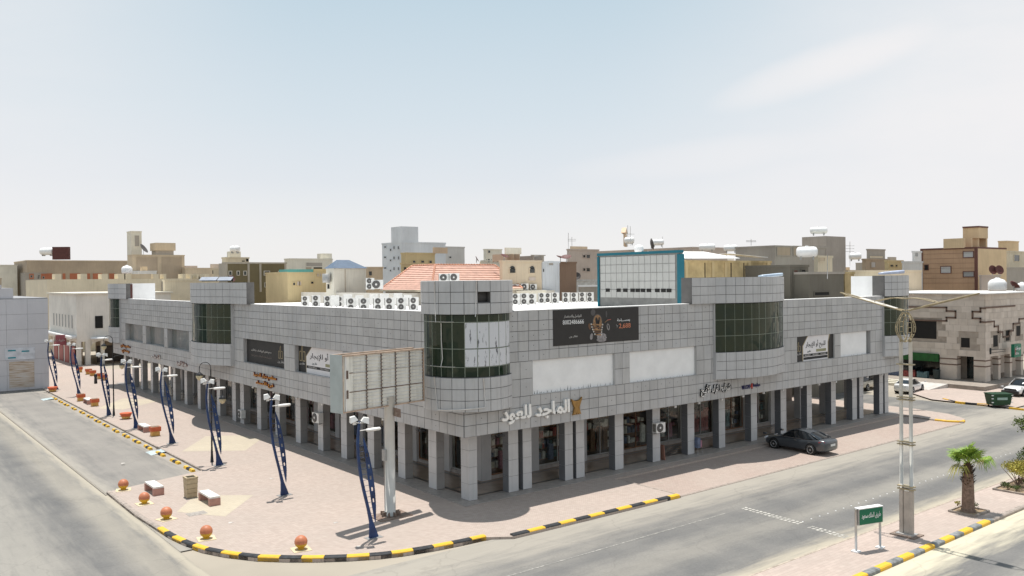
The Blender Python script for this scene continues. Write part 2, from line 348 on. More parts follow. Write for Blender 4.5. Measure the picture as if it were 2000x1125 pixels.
for pts in ([(355,882),(402,852),(470,850),(510,858),(479,880)], [(345,1000),(380,968),(495,967),(440,1009)], [(190,798),(240,778),(290,780),(310,783),(240,800)]):
    sheet('cream_paving_patch', [tuple(G(*q).to_2d()) for q in pts], .005, PAVEC)
# median
MED = [(-3, -17.25), (60, -17.4), (60, -20.3), (-3, -20.2)]
b = MB().prism(MED, -.15, 0); tag(b.build('median_pavement', PAVEM), kind='structure')

def kerb(pts, h0, h1, colors, seg=.96, wd=.24, name='kerb_stone', off=0.):
    """kerb stones laid one by one along a line"""
    root = empty('kerb', (0, 0, 0), kind='structure')
    P = [Vector((p[0], p[1])) for p in pts]; D = [0]
    for i in range(1, len(P)): D.append(D[-1]+(P[i]-P[i-1]).length)
    def at(s):
        for i in range(1, len(P)):
            if s <= D[i] or i == len(P)-1:
                t = (s-D[i-1])/(D[i]-D[i-1]); return P[i-1].lerp(P[i], t)
    s = 0; k = 0
    while s < D[-1]-.05:
        e_ = min(s+seg, D[-1]); a = at(s+.006); c = at(e_-.006); mid = at((s+e_)/2)
        t1 = (c-a).normalized(); nr = Vector((-t1.y, t1.x))
        bb = MB(); ring = []
        for q in (a, mid, c):
            i0 = q-nr*(off); i1 = q+nr*(wd-off)
            ring += [(i0.x, i0.y, h0), (i0.x, i0.y, h1-.045), (i0.x+nr.x*.05, i0.y+nr.y*.05, h1), (i1.x, i1.y, h1), (i1.x, i1.y, h0)]
        fs = []
        for j in (0, 5):
            for r in range(5): fs.append((j+r, j+(r+1) % 5, j+5+(r+1) % 5, j+5+r))
        fs += [(4, 3, 2, 1, 0), (10, 11, 12, 13, 14)]
        bb.add(ring, fs); bb.build(name, colors[k % len(colors)], root); s = e_; k += 1
    return root
KJ = .055
kerb(kA[:5], -.15, KJ, [CONC])
kerb(kA[4:], -.15, KJ+.03, [YEL, BLK], seg=1.02, wd=.28)
kerb([(-2.1, -6.6), (9.9, -6.85)], -.15, KJ+.03, [BLK, YEL], seg=1.02, wd=.28)
kerb([(10.0, -2.5), (9.95, -6.6)], -.12, .03, [CONC], wd=.12)
kerb([(10.1, -6.72), (47, -6.5)], -.14, -.085, [CONC], wd=.14, seg=1.5)
kerb([(46.55, -1.0), (46.2, -4.4)], -.14, .02, [CONC], wd=.18)
kerb([(46.2, -4.4), (46.25, -5.4), (46.9, -6.5), (47.6, -6.35)], -.14, .05, [YEL], wd=.22)
kerb([(-8.75, 18.2), (-8.72, 75)], -.14, .02, [CONC], wd=.12, seg=1.9)
kerb([(-15.28, 15.7), (-15.28, 76)], -.14, -.085, [mat('lot_edge', (.2, .18, .16), .9)], wd=.1, seg=2.5)
kerb([(-3, -20.32), (18.2, -20.35)], -.15, .05, [YEL, mat('kerb_grey', (.21, .22, .22), .7, .3, 4)], seg=.99, wd=.3)
kerb([(18.2, -20.35), (60, -20.5)], -.15, .03, [CONC], wd=.24, seg=1.6)
kerb([(60, -17.28), (-3, -17.12)], -.15, .01, [mat('sandy_kerb', (.42, .36, .29), .9, .2, 3)], wd=.15, seg=2.2)
kerb([G(1845,781,-.12).to_2d(), G(1870,787,-.12).to_2d(), G(1900,790,-.12).to_2d(), G(1932,792,-.12).to_2d()][::-1], -.15, .05, [YEL, BLK], seg=1.0)
kerb([(57.9, -7.2), (58, -5.9)], -.15, .05, [YEL], seg=1.0)
# road paint
PAINT = mat('road_paint', (.50, .48, .43), .7, .2, 6, c2=(.24, .23, .21), thr=(.4, .56))
bb = MB()
def dashes(p, q, n, w_, ln, z=-.112):
    p = Vector(p); q = Vector(q); d = (q-p); u = d.normalized(); v = Vector((-u.y, u.x))
    for i in range(n):
        c = p+d*(i+.5)/n
        pts = [c-u*ln/2-v*w_/2, c+u*ln/2-v*w_/2, c+u*ln/2+v*w_/2, c-u*ln/2+v*w_/2]; bb.add([(a.x, a.y, z) for a in pts], [(0, 1, 2, 3)])
for o_ in (0, .28): dashes((10.75+o_, -10.4), (10.5+o_, -14.2), 15, .2, .16)
for o_ in (0, .28): dashes((10.35+o_, -14.7), (10.15+o_, -16.9), 9, .2, .16)
tag(bb.build('road_marking', PAINT), kind='structure')
bb = MB(); dashes((-60, -10.35), (9.5, -10.5), 1, .09, 69.); tag(bb.build('worn_lane_line', mat('worn_paint', (.34, .325, .295), .8, .2, 5, c2=(.2, .194, .18), thr=(.45, .6))), kind='structure')
for i in range(34):
    o = MB().lathe([(.045, 0), (.04, .015), (.02, .02)], (0, 0, 0), 8).build('road_stud', WHITE) if i == 0 else o.copy()
    if i: col.objects.link(o)
    o.location = (11.0+i*.78, -14.03, -.12); tag(o, 'small white round road stud, %s from the left in the dotted line' % ordw(i+1), 'road stud', 'white studs along the road')

# ================================================================== MAIN BUILDING
B_ = empty('shopping_arcade', (0, 0, 0), label='long two storey grey panelled corner shopping arcade with a round corner tower', cat='shopping arcade')
ZF, ZW0, ZW1, ZR = 3.9, 5.78, 7.78, 10.68
WR = [(3.73, 10.48), (11.8, 18.42), (30.5, 35.88), (36.77, 41.55)]
WL = [(12.9, 20.58), (22.5, 30.83), (45.0, 51.95), (53.05, 59.87), (61.1, 68.5)]
CC = (.4, .6); LEND = 74.8; REND = 47.2
def side(name):
    if name == 'R': return lambda u, d, z: Vector((u, -1.15-d, z))
    return lambda u, d, z: Vector((-1.13-d, u, z))
PAN = []     # (distance, side, u0,u1,z0,z1)
def add_panels(s, u0, u1, z0, z1, pw=.78):
    n = max(1, round((u1-u0)/pw)); w_ = (u1-u0)/n
    for i in range(n):
        a = u0+i*w_; c = side(s)(a+w_/2, 0, (z0+z1)/2); PAN.append(((c-CAM).length, s, a, a+w_, z0, z1))
ROWS_T = [ZW1+i*(ZR-ZW1)/5 for i in range(6)]; ROWS_F = [ZF+i*(ZW0-ZF)/3 for i in range(4)]
for s, U0, U1, W_ in (('R', -1.13, REND, WR), ('L', -1.15, LEND, WL)):
    a0 = 1.9 if s == 'R' else 2.2
    for i in range(5): add_panels(s, a0, U1, ROWS_T[i], ROWS_T[i+1])
    for i in range(3): add_panels(s, U0+.01, U1, ROWS_F[i], ROWS_F[i+1])
    edges = [a0]+[q for p in W_ for q in p]+[U1]
    for k in range(0, len(edges), 2):
        for i in range(2): add_panels(s, edges[k], edges[k+1], ZW0+i*1.0, ZW0+(i+1)*1.0)
PAN.sort(key=lambda q: q[0])
g_ = .016; TH = .03
rest = MB()
for k, (_, s, a, b1, z0, z1) in enumerate(PAN):
    if s == 'R': bx = (a+g_, -1.15-TH, z0+g_, b1-a-2*g_, TH, z1-z0-2*g_)
    else: bx = (-1.13-TH, a+g_, z0+g_, TH, b1-a-2*g_, z1-z0-2*g_)
    tw = rnd.uniform(-.004, .004)
    if k < 300: unitbox('panel', rnd.choice(PANELV), bx[3], bx[4], bx[5], (bx[0]+(tw if s == 'L' else 0), bx[1]+(tw if s == 'R' else 0), bx[2]), B_)
    else: rest.box(bx[0], bx[0]+bx[3], bx[1], bx[1]+bx[4], bx[2], bx[2]+bx[5], rnd.randrange(4))
tag(rest.build('cladding', PANELV, B_), kind='stuff')
# tiny fixing holes / vent dots on panels
dots = MB()
for (_, s, a, b1, z0, z1) in PAN[:420]:
    if rnd.random() < .33 and b1-a < 1.2:
        c = side(s)((a+b1)/2+rnd.uniform(-.03, .03), TH+.001, (z0+z1)/2+.02); r = .022
        if s == 'R': dots.box(c.x-r, c.x+r, c.y-.004, c.y, c.z-r, c.z+r)
        else: dots.box(c.x-.004, c.x, c.y-r, c.y+r, c.z-r, c.z+r)
tag(dots.build('fixing_holes', BLACK, B_), kind='stuff')
# backing wall with window openings
wb = MB()
def wallseg(s, u0, u1, z0, z1, th=.5):
    if s == 'R': wb.box(u0, u1, -1.15, -1.15+th, z0, z1)
    else: wb.box(-1.13, -1.13+th, u0, u1, z0, z1)
for s, U1, W_ in (('R', REND-.05, WR), ('L', LEND-.05, WL)):
    st = -1.13 if s == 'R' else -.64
    wallseg(s, st, U1, ZF, ZW0); wallseg(s, st, U1, ZW1, ZR)
    edges = [st]+[q for p in W_ for q in p]+[U1]
    for k in range(0, len(edges), 2): wallseg(s, edges[k], edges[k+1], ZW0, ZW1)
wb.box(-1.10, REND-.05, -1.12, 4.0, ZF+.002, ZF+.06); wb.box(-1.10, 4.0, 4.0, LEND-.05, ZF+.002, ZF+.06)  # soffit
wb.build('backing_wall', JOINT, B_)
# reveal lining of window openings
for s, W_ in (('R', WR), ('L', WL)):
    for (a, c) in W_:
        rv = MB()
        if s == 'R':
            rv.box(a+.001, a+.03, -1.17, -.72, ZW0+.03, ZW1-.002); rv.box(c-.03, c-.001, -1.17, -.72, ZW0+.03, ZW1-.002); rv.box(a+.001, c-.001, -1.19, -.72, ZW0+.001, ZW0+.03)
        else:
            rv.box(-1.15, -.42, a+.001, a+.03, ZW0+.03, ZW1-.002); rv.box(-1.15, -.42, c-.03, c-.001, ZW0+.03, ZW1-.002); rv.box(-1.17, -.42, a+.001, c-.001, ZW0+.001, ZW0+.03)
        rv.build('window_reveal', PANEL, B_)
# infill of the openings
def glassbump(m):
    t = m.node_tree; b = t.nodes['Principled BSDF']; g = t.nodes.new('ShaderNodeNewGeometry'); n = t.nodes.new('ShaderNodeTexNoise'); n.inputs['Scale'].default_value = .7; n.inputs['Detail'].default_value = 1
    bn = t.nodes.new('ShaderNodeBump'); bn.inputs['Strength'].default_value = .25; bn.inputs['Distance'].default_value = .2; t.links.new(g.outputs['Position'], n.inputs['Vector']); t.links.new(n.outputs['Fac'], bn.inputs['Height']); t.links.new(bn.outputs[0], b.inputs['Normal'])
glassbump(GGLASS)
FILM = zmat('white_board', None, lambda t, b, g: t.links.new(mixc(t, rampn(t, noise(t, g, 1, (9, 9, 1.2), 5), [(.60, (0, 0, 0)), (.63, (1, 1, 1))]), (.80, .80, .79), (.74, .74, .73)), b.inputs['Base Color']))
PEEL = mat('peeled_edge', (.05, .05, .045), .8)
def slab(s, name, u0, u1, z0, z1, d, m, th=.03, parent=B_):
    if s == 'R': return MB().box(u0, u1, -1.15-d, -1.15-d+th, z0, z1).build(name, m, parent)
    return MB().box(-1.13-d, -1.13-d+th, u0, u1, z0, z1).build(name, m, parent)
for (a, c) in (WR[0], WR[1], WR[3]):
    o = slab('R', 'white_board', a+.03, c-.03 if c != WR[3][1] else c-.45, ZW0+.03, ZW1-.004, -.12, WHITE)
    pe = MB()
    x_ = a+.1
    while x_ < c-.15:
        h = rnd.uniform(.03, .30)*(1 if a < 11 else .35); w_ = rnd.uniform(.015, .06); q = rnd.uniform(-.03, .03)
        pe.add([(x_, -1.035, ZW0+.04), (x_+w_, -1.035, ZW0+.04), (x_+w_*.6+q, -1.035, ZW0+.04+h)], [(0, 1, 2)]); x_ += rnd.uniform(.03, .38)
    tag(pe.build('peeled_strip', PEEL, o), kind='stuff')
slab('R', 'dark_pane', WR[3][1]-.45, WR[3][1]-.03, ZW0+.03, ZW1-.004, -.3, GREYM)
WGL = mat('window_glass_grey', (.13, .15, .145), .1, .25, .6, spec=.8, c2=(.19, .18, .16))
for (a, c) in WL[2:]:
    n = 3
    for i in range(n): slab('L', 'window_pane', a+.05+(c-a-.1)*i/n+.01, a+.05+(c-a-.1)*(i+1)/n-.01, ZW0+.04, ZW1-.02, -.45, WGL, .02)

# --- lettering banners
CHAR = mat('banner_black', (.022, .02, .019), .5, .1); BWHITE = mat('banner_white', (.72, .70, .70), .5, .03); INK = mat('ink_black', (.015, .015, .017), .6)
GOLDL = mat('banner_gold', (.33, .27, .16), .5, .1); LGREY = mat('letter_grey', (.55, .53, .5), .6); OLIVE = mat('banner_olive', (.30, .29, .17), .6)
UR, VR = Vector((1, 0, 0)), Vector((0, 0, 1)); UL = Vector((0, -1, 0))
def icon(par, o, u, v, h, m):   # outline house-and-towers mark
    bb = MB(); w_ = .055*h; nrm = u.cross(v)*.012
    def bar(x0, y0, x1, y1):
        p = o+u*x0+v*y0; q = o+u*x1+v*y1; d = (q-p); sd_ = d.normalized().cross(u.cross(v))*w_; bb.obox(p-sd_/2, d, sd_, nrm)
    bar(0, 0, 0, .55*h); bar(0, 0, .28*h, 0); bar(0, .55*h, .2*h, .55*h); bar(.28*h, 0, .28*h, .8*h); bar(.28*h, .8*h, .42*h, 1*h); bar(.42*h, 1*h, .42*h, 0)
    bar(.42*h, 0, .75*h, 0); bar(.75*h, 0, .75*h, .55*h); bar(.75*h, .55*h, .5*h, .55*h)
    bb.build('logo', m, par)
def sale_banner(s, a, c, two, label):
    # a..c opening range, read from its left end as the viewer sees it
    if s == 'R': P = lambda x, z: Vector((a+x, -1.15+.10, z)); u = UR; W_ = c-a
    else: P = lambda x, z: Vector((-1.13+.28, c-x, z)); u = UL; W_ = c-a
    nrm = u.cross(VR)
    root = empty('sale_banner', P(W_/2, ZW0+.04), label=label, cat='banner')
    root_off = -root.location
    def quad(name, pts, m, lift, th=.012):
        bb = MB(); q = [P(x_, z_)+nrm*lift+root_off for x_, z_ in pts]; n = len(q)
        bb.add(q+[p+nrm*th for p in q], [tuple(range(n, 2*n)), tuple(range(n-1, -1, -1))]+[(i, (i+1) % n, n+(i+1) % n, n+i) for i in range(n)]); return bb.build(name, m, root)
    z0, z1 = ZW0+.04, ZW1-.01; H = z1-z0
    quad('banner_sheet', [(.03, z0), (W_-.03, z0), (W_-.03, z1), (.03, z1)], CHAR, 0)
    if two: lw = .17*W_; rw = .86*W_ if s == 'R' else W_*.97
    else: return root, P, u, H, root_off, nrm
    quad('gold_edge', [(lw, z0), (rw, z0), (rw, z0+H*.7), (rw+.05*W_ if s == 'R' else rw, z1-.001), (lw+.13*W_, z1-.001), (lw, z0+H*.62)], GOLDL, .013, .004)
    quad('white_field', [(lw+.1, z0), (rw-.1, z0), (rw-.1, z0+H*.68), (rw+.05*W_-.16 if s == 'R' else rw-.1, z1), (lw+.13*W_+.1, z1), (lw+.1, z0+H*.61)], BWHITE, .018, .004)
    fw = rw-lw-.2
    t = lambda nm, body, m, x_, z_, w1, h1, ar=True, bold=0: text(nm, body, m, P(x_, z_)+nrm*.023+root_off, u, VR, w1, h1, .012, root, bold, ar)
    t('lettering', 'للبيع أو للإيجار', INK, lw+.1+fw*.1, z0+H*.48, fw*.8, H*.34, bold=.004)
    quad('olive_box', [(lw+.1+fw*.52, z0+H*.33), (lw+.1+fw*.93, z0+H*.33), (lw+.1+fw*.93, z0+H*.44), (lw+.1+fw*.52, z0+H*.44)], OLIVE, .023, .003)
    t('lettering', 'عقار ون', mat('ink_blue', (.03, .07, .08), .6), lw+.1+fw*.16, z0+H*.33, fw*.14, H*.1)
    quad('phone_band', [(lw+.13, z0+H*.18), (rw-.13, z0+H*.18), (rw-.13, z0+H*.28), (lw+.13, z0+H*.28)], INK, .023, .003)
    if s == 'R': quad('phone_band', [(lw+.13, z0+H*.05), (rw-.13, z0+H*.05), (rw-.13, z0+H*.155), (lw+.13, z0+H*.155)], INK, .023, .003)
    for xx in (.06, .38, .7):
        text('lettering', '0555248666', LGREY, P(lw+.1+fw*xx, z0+H*.205)+nrm*.027+root_off, u, VR, fw*.23, H*.055, .006, root, 0, False)
    lx = lw*.18 if s == 'L' else .1
    icon(root, P(lx, z0+H*.42)+nrm*.012+root_off, u, VR, lw*.95 if s == 'L' else lw*.8, GOLDL)
    t('lettering', 'عقار ون', LGREY, lx, z0+H*.26, lw*.7, H*.11)
    return root
sale_banner('R', *WR[2], True, 'white and black for sale or rent banner in the opening right of the curved bay')
sale_banner('L', *WL[0], True, 'white and black for sale or rent banner in the opening behind the billboard')
root, P, u, H, ro, nrm = sale_banner('L', *WL[1], False, 'all black banner with small white writing left of the for sale banner')
text('lettering', 'مجمع تجاري للبيع المكاتب أو التأجير', LGREY, P(1.0, 6.75)+nrm*.013+ro, u, VR, 4.2, .26, .01, root, .004)
text('lettering', 'لتأجير أو شراء المحلات تواصل معنا', mat('letter_dim', (.2, .17, .15), .6), P(1.0, 6.35)+nrm*.013+ro, u, VR, 4.2, .24, .01, root)
icon(root, P(6.6, 6.55)+nrm*.013+ro, u, VR, 1.0, GOLDL); text('lettering', 'عقار ون', LGREY, P(6.4, 6.15)+nrm*.013+ro, u, VR, 1.3, .25, .01, root)
# big black banner under the roof edge
bo = Vector((5.34, -1.15-TH-.002, 8.52))
root = empty('advertising_banner', bo, label='wide black advertising banner with phone number hung under the roof edge', cat='banner')
MB().box(0, 7.32, -.03, 0, 0, 2.13).build('banner_sheet', CHAR, root)
Tt = lambda body, m, x_, z_, w1, h1, ar=True, bold=0: text('lettering', body, m, Vector((x_, -.031, z_)), UR, VR, w1, h1, .01, root, bold, ar)
LW = mat('letter_white', (.8, .8, .79), .6); LO = mat('letter_orange', (.62, .22, .12), .6); BRZ = mat('bronze_print', (.30, .17, .08), .5, .3, 6); SIL = mat('silver_print', (.27, .25, .25), .5, .3, 7); SILD = mat('silver_dark', (.08, .075, .075), .5)
Tt('للتواصل والاستفسار', LGREY, .85, 1.62, 1.42, .2); Tt('8002486666', LW, .75, 1.25, 1.72, .26, False, 0)
Tt('عقار ون', LGREY, 1.25, .42, .7, .16); Tt('بمســـاحة', LW, 5.35, 1.22, 1.15, .22, True, .008); Tt('2,688', LO, 5.5, .78, 1.05, .34, False, 0); Tt('م²', LGREY, 5.25, .88, .16, .18)
def disc(c, rx, rz, m, d=.008, n=20, tilt=0):
    bb = MB(); vs = []
    for k in range(n):
        a = 2*math.pi*k/n; x_, z_ = rx*math.cos(a), rz*math.sin(a); x_, z_ = x_*math.cos(tilt)-z_*math.sin(tilt), x_*math.sin(tilt)+z_*math.cos(tilt)
        vs.append((c[0]+x_, -.031-d, c[1]+z_))
    bb.add(vs+[(v[0], -.031, v[2]) for v in vs], [tuple(range(n-1, -1, -1))]+[(k, (k+1) % n, n+(k+1) % n, n+k) for k in range(n)]); return bb.build('printed_shape', m, root)
disc((3.62, 1.28), .42, .52, SILD); disc((3.62, 1.28), .36, .46, BRZ, .010); disc((3.6, 1.22), .12, .4, INK, .012, tilt=.3); disc((3.74, 1.36), .07, .26, INK, .012, tilt=-.2)
for i, (x0, zz) in enumerate([(3.08, 1.12), (3.14, .95), (3.2, .8), (3.28, .66), (3.38, .5)]):
    bb = MB().obox((x0, -.049, zz), (1.0-.1*i, 0, -.06), (0, .017, 0), (0, 0, .085)); bb.build('printed_shape', BRZ if i % 2 == 0 else mat('bronze_dark', (.14, .07, .035), .5), root)
    disc((x0, zz+.06), .045, .055, LGREY, .02, 10); disc((x0+.98-.1*i, zz+.0), .045, .055, LGREY, .02, 10)
for i in range(3): disc((3.95+.04*(i % 2), .18+.14*i), .42, .13, SIL, .008+.003*i, tilt=-.05)
disc((3.25, 1.9), .2, .2, SILD, tilt=0); disc((2.95, 1.05), .1, .2, mat('bronze_dark', (.14, .07, .035), .5), tilt=.2); disc((4.55, .95), .12, .22, SIL, tilt=.2); disc((4.55, .97), .06, .14, INK, .011, tilt=.2); disc((3.1, .42), .13, .2, SIL, tilt=-.3); disc((4.4, 1.75), .07, .2, SILD, tilt=0)
MB().obox((4.25, -.043, 1.22), (.25, 0, .14), (0, .012, 0), (0, 0, .04)).build('printed_shape', BRZ, root); MB().obox((4.5, -.043, 1.36), (.3, 0, .03), (0, .012, 0), (0, 0, .05)).build('printed_shape', mat('red_print', (.35, .09, .07), .5), root)
# raised shop signs
SL = mat('sign_letter_white', (.85, .83, .79), .45, .03); SGOLD = mat('sign_gold', (.34, .19, .055), .4, .15, 3, metal=.25)
r1 = empty('shop_sign', (1.32, -1.2, 4.3), label='large raised white shop lettering with brown emblem by the building corner', cat='shop sign')
text('lettering', 'الماجد للعود', SL, (0, 0, 0), UR, VR, 5.2, 1.02, .12, r1, .035)
em = MB()
poly = [(0, .98), (.12, .9), (.3, .84), (.56, .84), (.72, .92), (.86, 1.04), (.84, .92), (.7, .6), (.62, .42), (.72, .1), (.76, 0), (.62, .06), (.58, 0), (.5, .14), (.43, .0), (.36, .14), (.28, 0), (.24, .06), (.1, 0), (.16, .12), (.24, .42), (.12, .68)]
n = len(poly); q = [(p[0]+5.35, 0, p[1]) for p in poly]
em.add(q+[(a, -.12, c) for a, _, c in q], [tuple(range(n-1, -1, -1)), tuple(range(n, 2*n))]+[(i, (i+1) % n, n+(i+1) % n, n+i) for i in range(n)])
em.build('emblem', SGOLD, r1)
r2 = empty('shop_sign', (18.75, -1.2, 4.25), label='black edged white shop lettering beneath the curved bay', cat='shop sign')
text('lettering', 'شرايط ثراء الأنيح', BLACK, (-.03, 0, -.02), UR, VR, 3.35, .86, .09, r2, .03); text('lettering', 'شرايط ثراء الأنيح', SL, (0, -.095, 0), UR, VR, 3.25, .8, .015, r2, 0)
r3 = empty('shop_sign', (23.45, -1.19, 4.33), label='small blue WELCOME lettering with red figure 4 above the shopfronts', cat='shop sign')
NAVY = mat('letter_navy', (.05, .05, .16), .5); RED = mat('letter_red', (.5, .04, .03), .5)
text('lettering', 'WELCOME', NAVY, (0, 0, 0), UR, VR, 1.0, .3, .03, r3, 0, False); text('lettering', '4', RED, (1.02, 0, -.05), UR, VR, .25, .42, .05, r3, .02, False); text('lettering', 'عبايتنا', NAVY, (1.35, 0, .02), UR, VR, .85, .32, .05, r3, .01)
ORG = mat('letter_orange_yellow', (.75, .30, .03), .5, .1); MAR = mat('letter_maroon', (.10, .008, .008), .5)
def left_sign(y, z, w_, h, lines, label, face=ORG, edge=MAR):
    r = empty('shop_sign', (-1.18, y, z), label=label, cat='shop sign'); hh = h/len(lines)
    for i, t in enumerate(lines):
        k = .0 if i == 0 else .12*w_
        text('lettering', t, edge, (0, -k-.02, h-(i+1)*hh+.02), UL, VR, w_-2*k+.06, hh*.86, .08, r, .03); text('lettering', t, face, (-.085, -k, h-(i+1)*hh+.05), UL, VR, w_-2*k, hh*.78, .012, r)
left_sign(28.5, 4.1, 4.6, 1.15, ['مطعم ديار الحنيذ', 'فرع الأحساء'], 'orange and maroon two line lettering near the two black banners')
left_sign(70.4, 4.15, 4.2, 1.2, ['مطعم بخاري', 'ومندي'], 'orange and red two line lettering at the far left end of the arcade')
left_sign(57.5, 4.35, 3.2, .6, ['أزياء'], 'small pale lettering under the middle grey window of the far left side', SL, mat('letter_brown', (.2, .1, .08), .6))
left_sign(48.8, 4.2, 3.2, .6, ['هدايا الورد'], 'small pale lettering just left of the curved bay on the left side', SL, mat('letter_brown', (.2, .1, .08), .6))

# --- curved bays and towers
def bay(s, u0, u1, f0, f1, half=29., base=.22, name='curved_bay', back=1.3, glass=True, lo=5.33, flip=False):
    """u0..u1 arc chord, f0..f1 flat extension of the upper box (f0<=u0, f1>=u1)"""
    S = side(s); R = (u1-u0)/2/math.sin(R_(half)); um = (u0+u1)/2; cdn = base-R*math.cos(R_(half))
    cx = S(um, cdn, 0); ac = 270 if s == 'R' else 180
    npn = max(4, round(R*2*R_(half)/.8)); parts = []
    def ring(r, z0, z1, m, nm, gap=.016, th=.03, nrow=3, skip=None):
        for j in range(nrow):
            for i in range(npn):
                a0 = ac-half+2*half*i/npn; a1 = a0+2*half/npn; ga = math.degrees(gap/r); zz0 = z0+(z1-z0)*j/nrow; zz1 = z0+(z1-z0)*(j+1)/nrow
                MB().arc(cx, r, r+th, a0+ga, a1-ga, zz0+gap, zz1-gap, 3).build(nm, m, B_)
    ring(R, lo, 7.22, PANEL2, 'panel'); ring(R, ZR-.02, 12.5, PANEL2, 'panel')
    core = MB()
    for (r, z0, z1) in ((R, lo+.01, 7.22), (R, ZR-.02, 12.49)):
        poly = [tuple((cx+Vector((r*math.cos(R_(ac-half+2*half*i/16)), r*math.sin(R_(ac-half+2*half*i/16)), 0))).to_2d()) for i in range(17)]
        ends = [tuple(S(u1 if s == 'R' else u0, -.3, 0).to_2d()), tuple(S(u0 if s == 'R' else u1, -.3, 0).to_2d())]
        core.prism(poly+ends, z0, z1)
    core.build('bay_core', JOINT, B_)
    for uu in (u0, u1):
        if s == 'R': MB().box(uu-.04, uu+.04, -1.15-base-TH, -1.10, lo, 7.22).box(uu-.03, uu+.03, -1.15-base+.06, -1.10, 7.225, ZR-.03).build('side_panel', PANEL2, B_)
        else: MB().box(-1.13-base-TH, -1.08, uu-.04, uu+.04, lo, 7.22).box(-1.13-base+.06, -1.08, uu-.03, uu+.03, 7.225, ZR-.03).build('side_panel', PANEL2, B_)
    if glass:
        rg = R-.12
        for i in range(npn):
            for j in range(3):
                a0 = ac-half+2*half*i/npn; a1 = a0+2*half/npn; ga = math.degrees(.012/rg); zz0 = 7.24+(ZR-.06-7.24)*j/3; zz1 = 7.24+(ZR-.06-7.24)*(j+1)/3
                tl = rnd.uniform(-.012, .012); t2 = rnd.uniform(-.008, .008)
                o = MB().arc(cx, rg+tl*.3, rg+.02+tl*.3, a0+ga, a1-ga, zz0+.012, zz1-.012, 2); o.build('glass_pane', GGLASS, B_)
        fr = MB()
        for i in range(npn+1):
            a0 = R_(ac-half+2*half*i/npn); p = cx+Vector((math.cos(a0), math.sin(a0), 0))*(rg+.005); fr.box(p.x-.018, p.x+.018, p.y-.018, p.y+.018, 7.22, ZR-.02)
        for j in (1, 2): fr.arc(cx, rg-.01, rg+.028, ac-half, ac+half, 7.24+3.38*j/3-.014, 7.24+3.38*j/3+.014, 12)
        fr.build('mullion', mat('mullion_green', (.22, .25, .20), .4), B_)
    # flat extensions of the top box and its end face
    for (a, c) in ((f0, u0), (u1, f1)):
        if c-a > .3:
            n = max(1, round((c-a)/.8))
            for i in range(n):
                for j in range(3):
                    ua, ub = a+(c-a)*i/n, a+(c-a)*(i+1)/n; z0 = ZR-.02+j*.607; q = S(ua+.016, base+TH, z0+.016)
                    if s == 'R': unitbox('panel', PANEL2, ub-ua-.032, TH, .575, (ua+.016, -1.15-base-TH, z0+.016), B_)
                    else: unitbox('panel', PANEL2, TH, ub-ua-.032, .575, (-1.13-base-TH, ua+.016, z0+.016), B_)
    ex = MB()
    if s == 'R': ex.box(f0, f1, -1.15-base+.001, -1.15+back, ZR-.015, 12.485)
    else: ex.box(-1.13-base+.001, -1.13+back, f0, f1, ZR-.015, 12.485)
    ex.build('bay_upper_box', PANEL2 if back > 1 else JOINT, B_)
bay('R', 20.3, 28.5, 17.76, 28.55, back=.7); bay('L', 32.9, 42.4, 29.1, 42.45, half=32, base=.35, back=.3)
bay('R', 43.6, 47.9, 43.55, 47.95, half=24, back=.86, lo=5.4); bay('L', 70.6, 75.2, 67.1, 75.25, half=24, back=.25, lo=5.3)
# corner drum
NP = 22; dA = 360/NP; WF = []
FILM2 = zmat('torn_film', None, lambda t, b, g: t.links.new(mixc(t, rampn(t, noise(t, g, 1.4, (4, 4, .7), 8, .75), [(.57, (0, 0, 0)), (.60, (1, 1, 1))]), (.60, .61, .63), (.10, .10, .11)), b.inputs['Base Color']))
def cang(px): # angle on the drum seen at this pixel column
    d = ray(px, 600); d = Vector((d.x, d.y)).normalized(); o = Vector((CAM.x-CC[0], CAM.y-CC[1])); r = 2.62
    bq = o.dot(d); cq = o.dot(o)-r*r; t = -bq-math.sqrt(max(0, bq*bq-cq)); p = o+d*t; return math.degrees(math.atan2(p.y, p.x)) % 360
a_hole = cang(946); a_film = cang(893)
for k in range(NP):
    a0 = a_hole-dA/2+dA*k; am = (a0+dA/2) % 360
    if not (85 < am or am < 10): 
        MB().arc(CC, 2.58, 2.62, a0, a0+dA, ZR-.02, 12.45, 2).build('panel', PANEL2, B_); continue
    ga = math.degrees(.016/2.6)
    for j in range(3):
        if k == 0 and j == 1: continue
        z0 = ZR-.06+j*.61; MB().arc(CC, 2.59, 2.62, a0+ga, a0+dA-ga, z0+.016, z0+.594, 3).build('panel', PANEL2, B_)
    for j in range(3):
        z0 = 5.32+j*.62; MB().arc(CC, 2.52, 2.55, a0+ga, a0+dA-ga, z0+.016, z0+.604, 3).build('panel', PANEL2, B_)
    zs = [7.2, 7.62, 8.55, 9.6, 10.2, 10.6]; zs = [7.2, 7.75, 8.75, 9.65, 10.2, 10.6]
    for j in range(5):
        if j == 3: continue
        z0, z1 = zs[j], zs[j+1] if j != 2 else zs[4]
        tl = rnd.uniform(-.006, .006); MB().arc(CC, 2.40+tl, 2.42+tl, a0+.25, a0+dA-.25, z0+.012, z1-.012, 2).build('glass_pane', GGLASS, B_)
        rel = (am-a_film) % 360
        if j in (1, 2) and rel < 100: MB().arc(CC, 2.43+tl, 2.436+tl, a0+.5, a0+dA-.5, z0+.03, z1-.03, 2).build('window_film', FILM2, B_)
core = MB()
core.lathe([(2.585, ZR-.05), (2.585, 11.28)], (CC[0], CC[1], 0), 48); core.lathe([(2.585, 11.84), (2.585, 12.44)], (CC[0], CC[1], 0), 48); core.lathe([(2.1, 11.28), (2.1, 11.84)], (CC[0], CC[1], 0), 32)
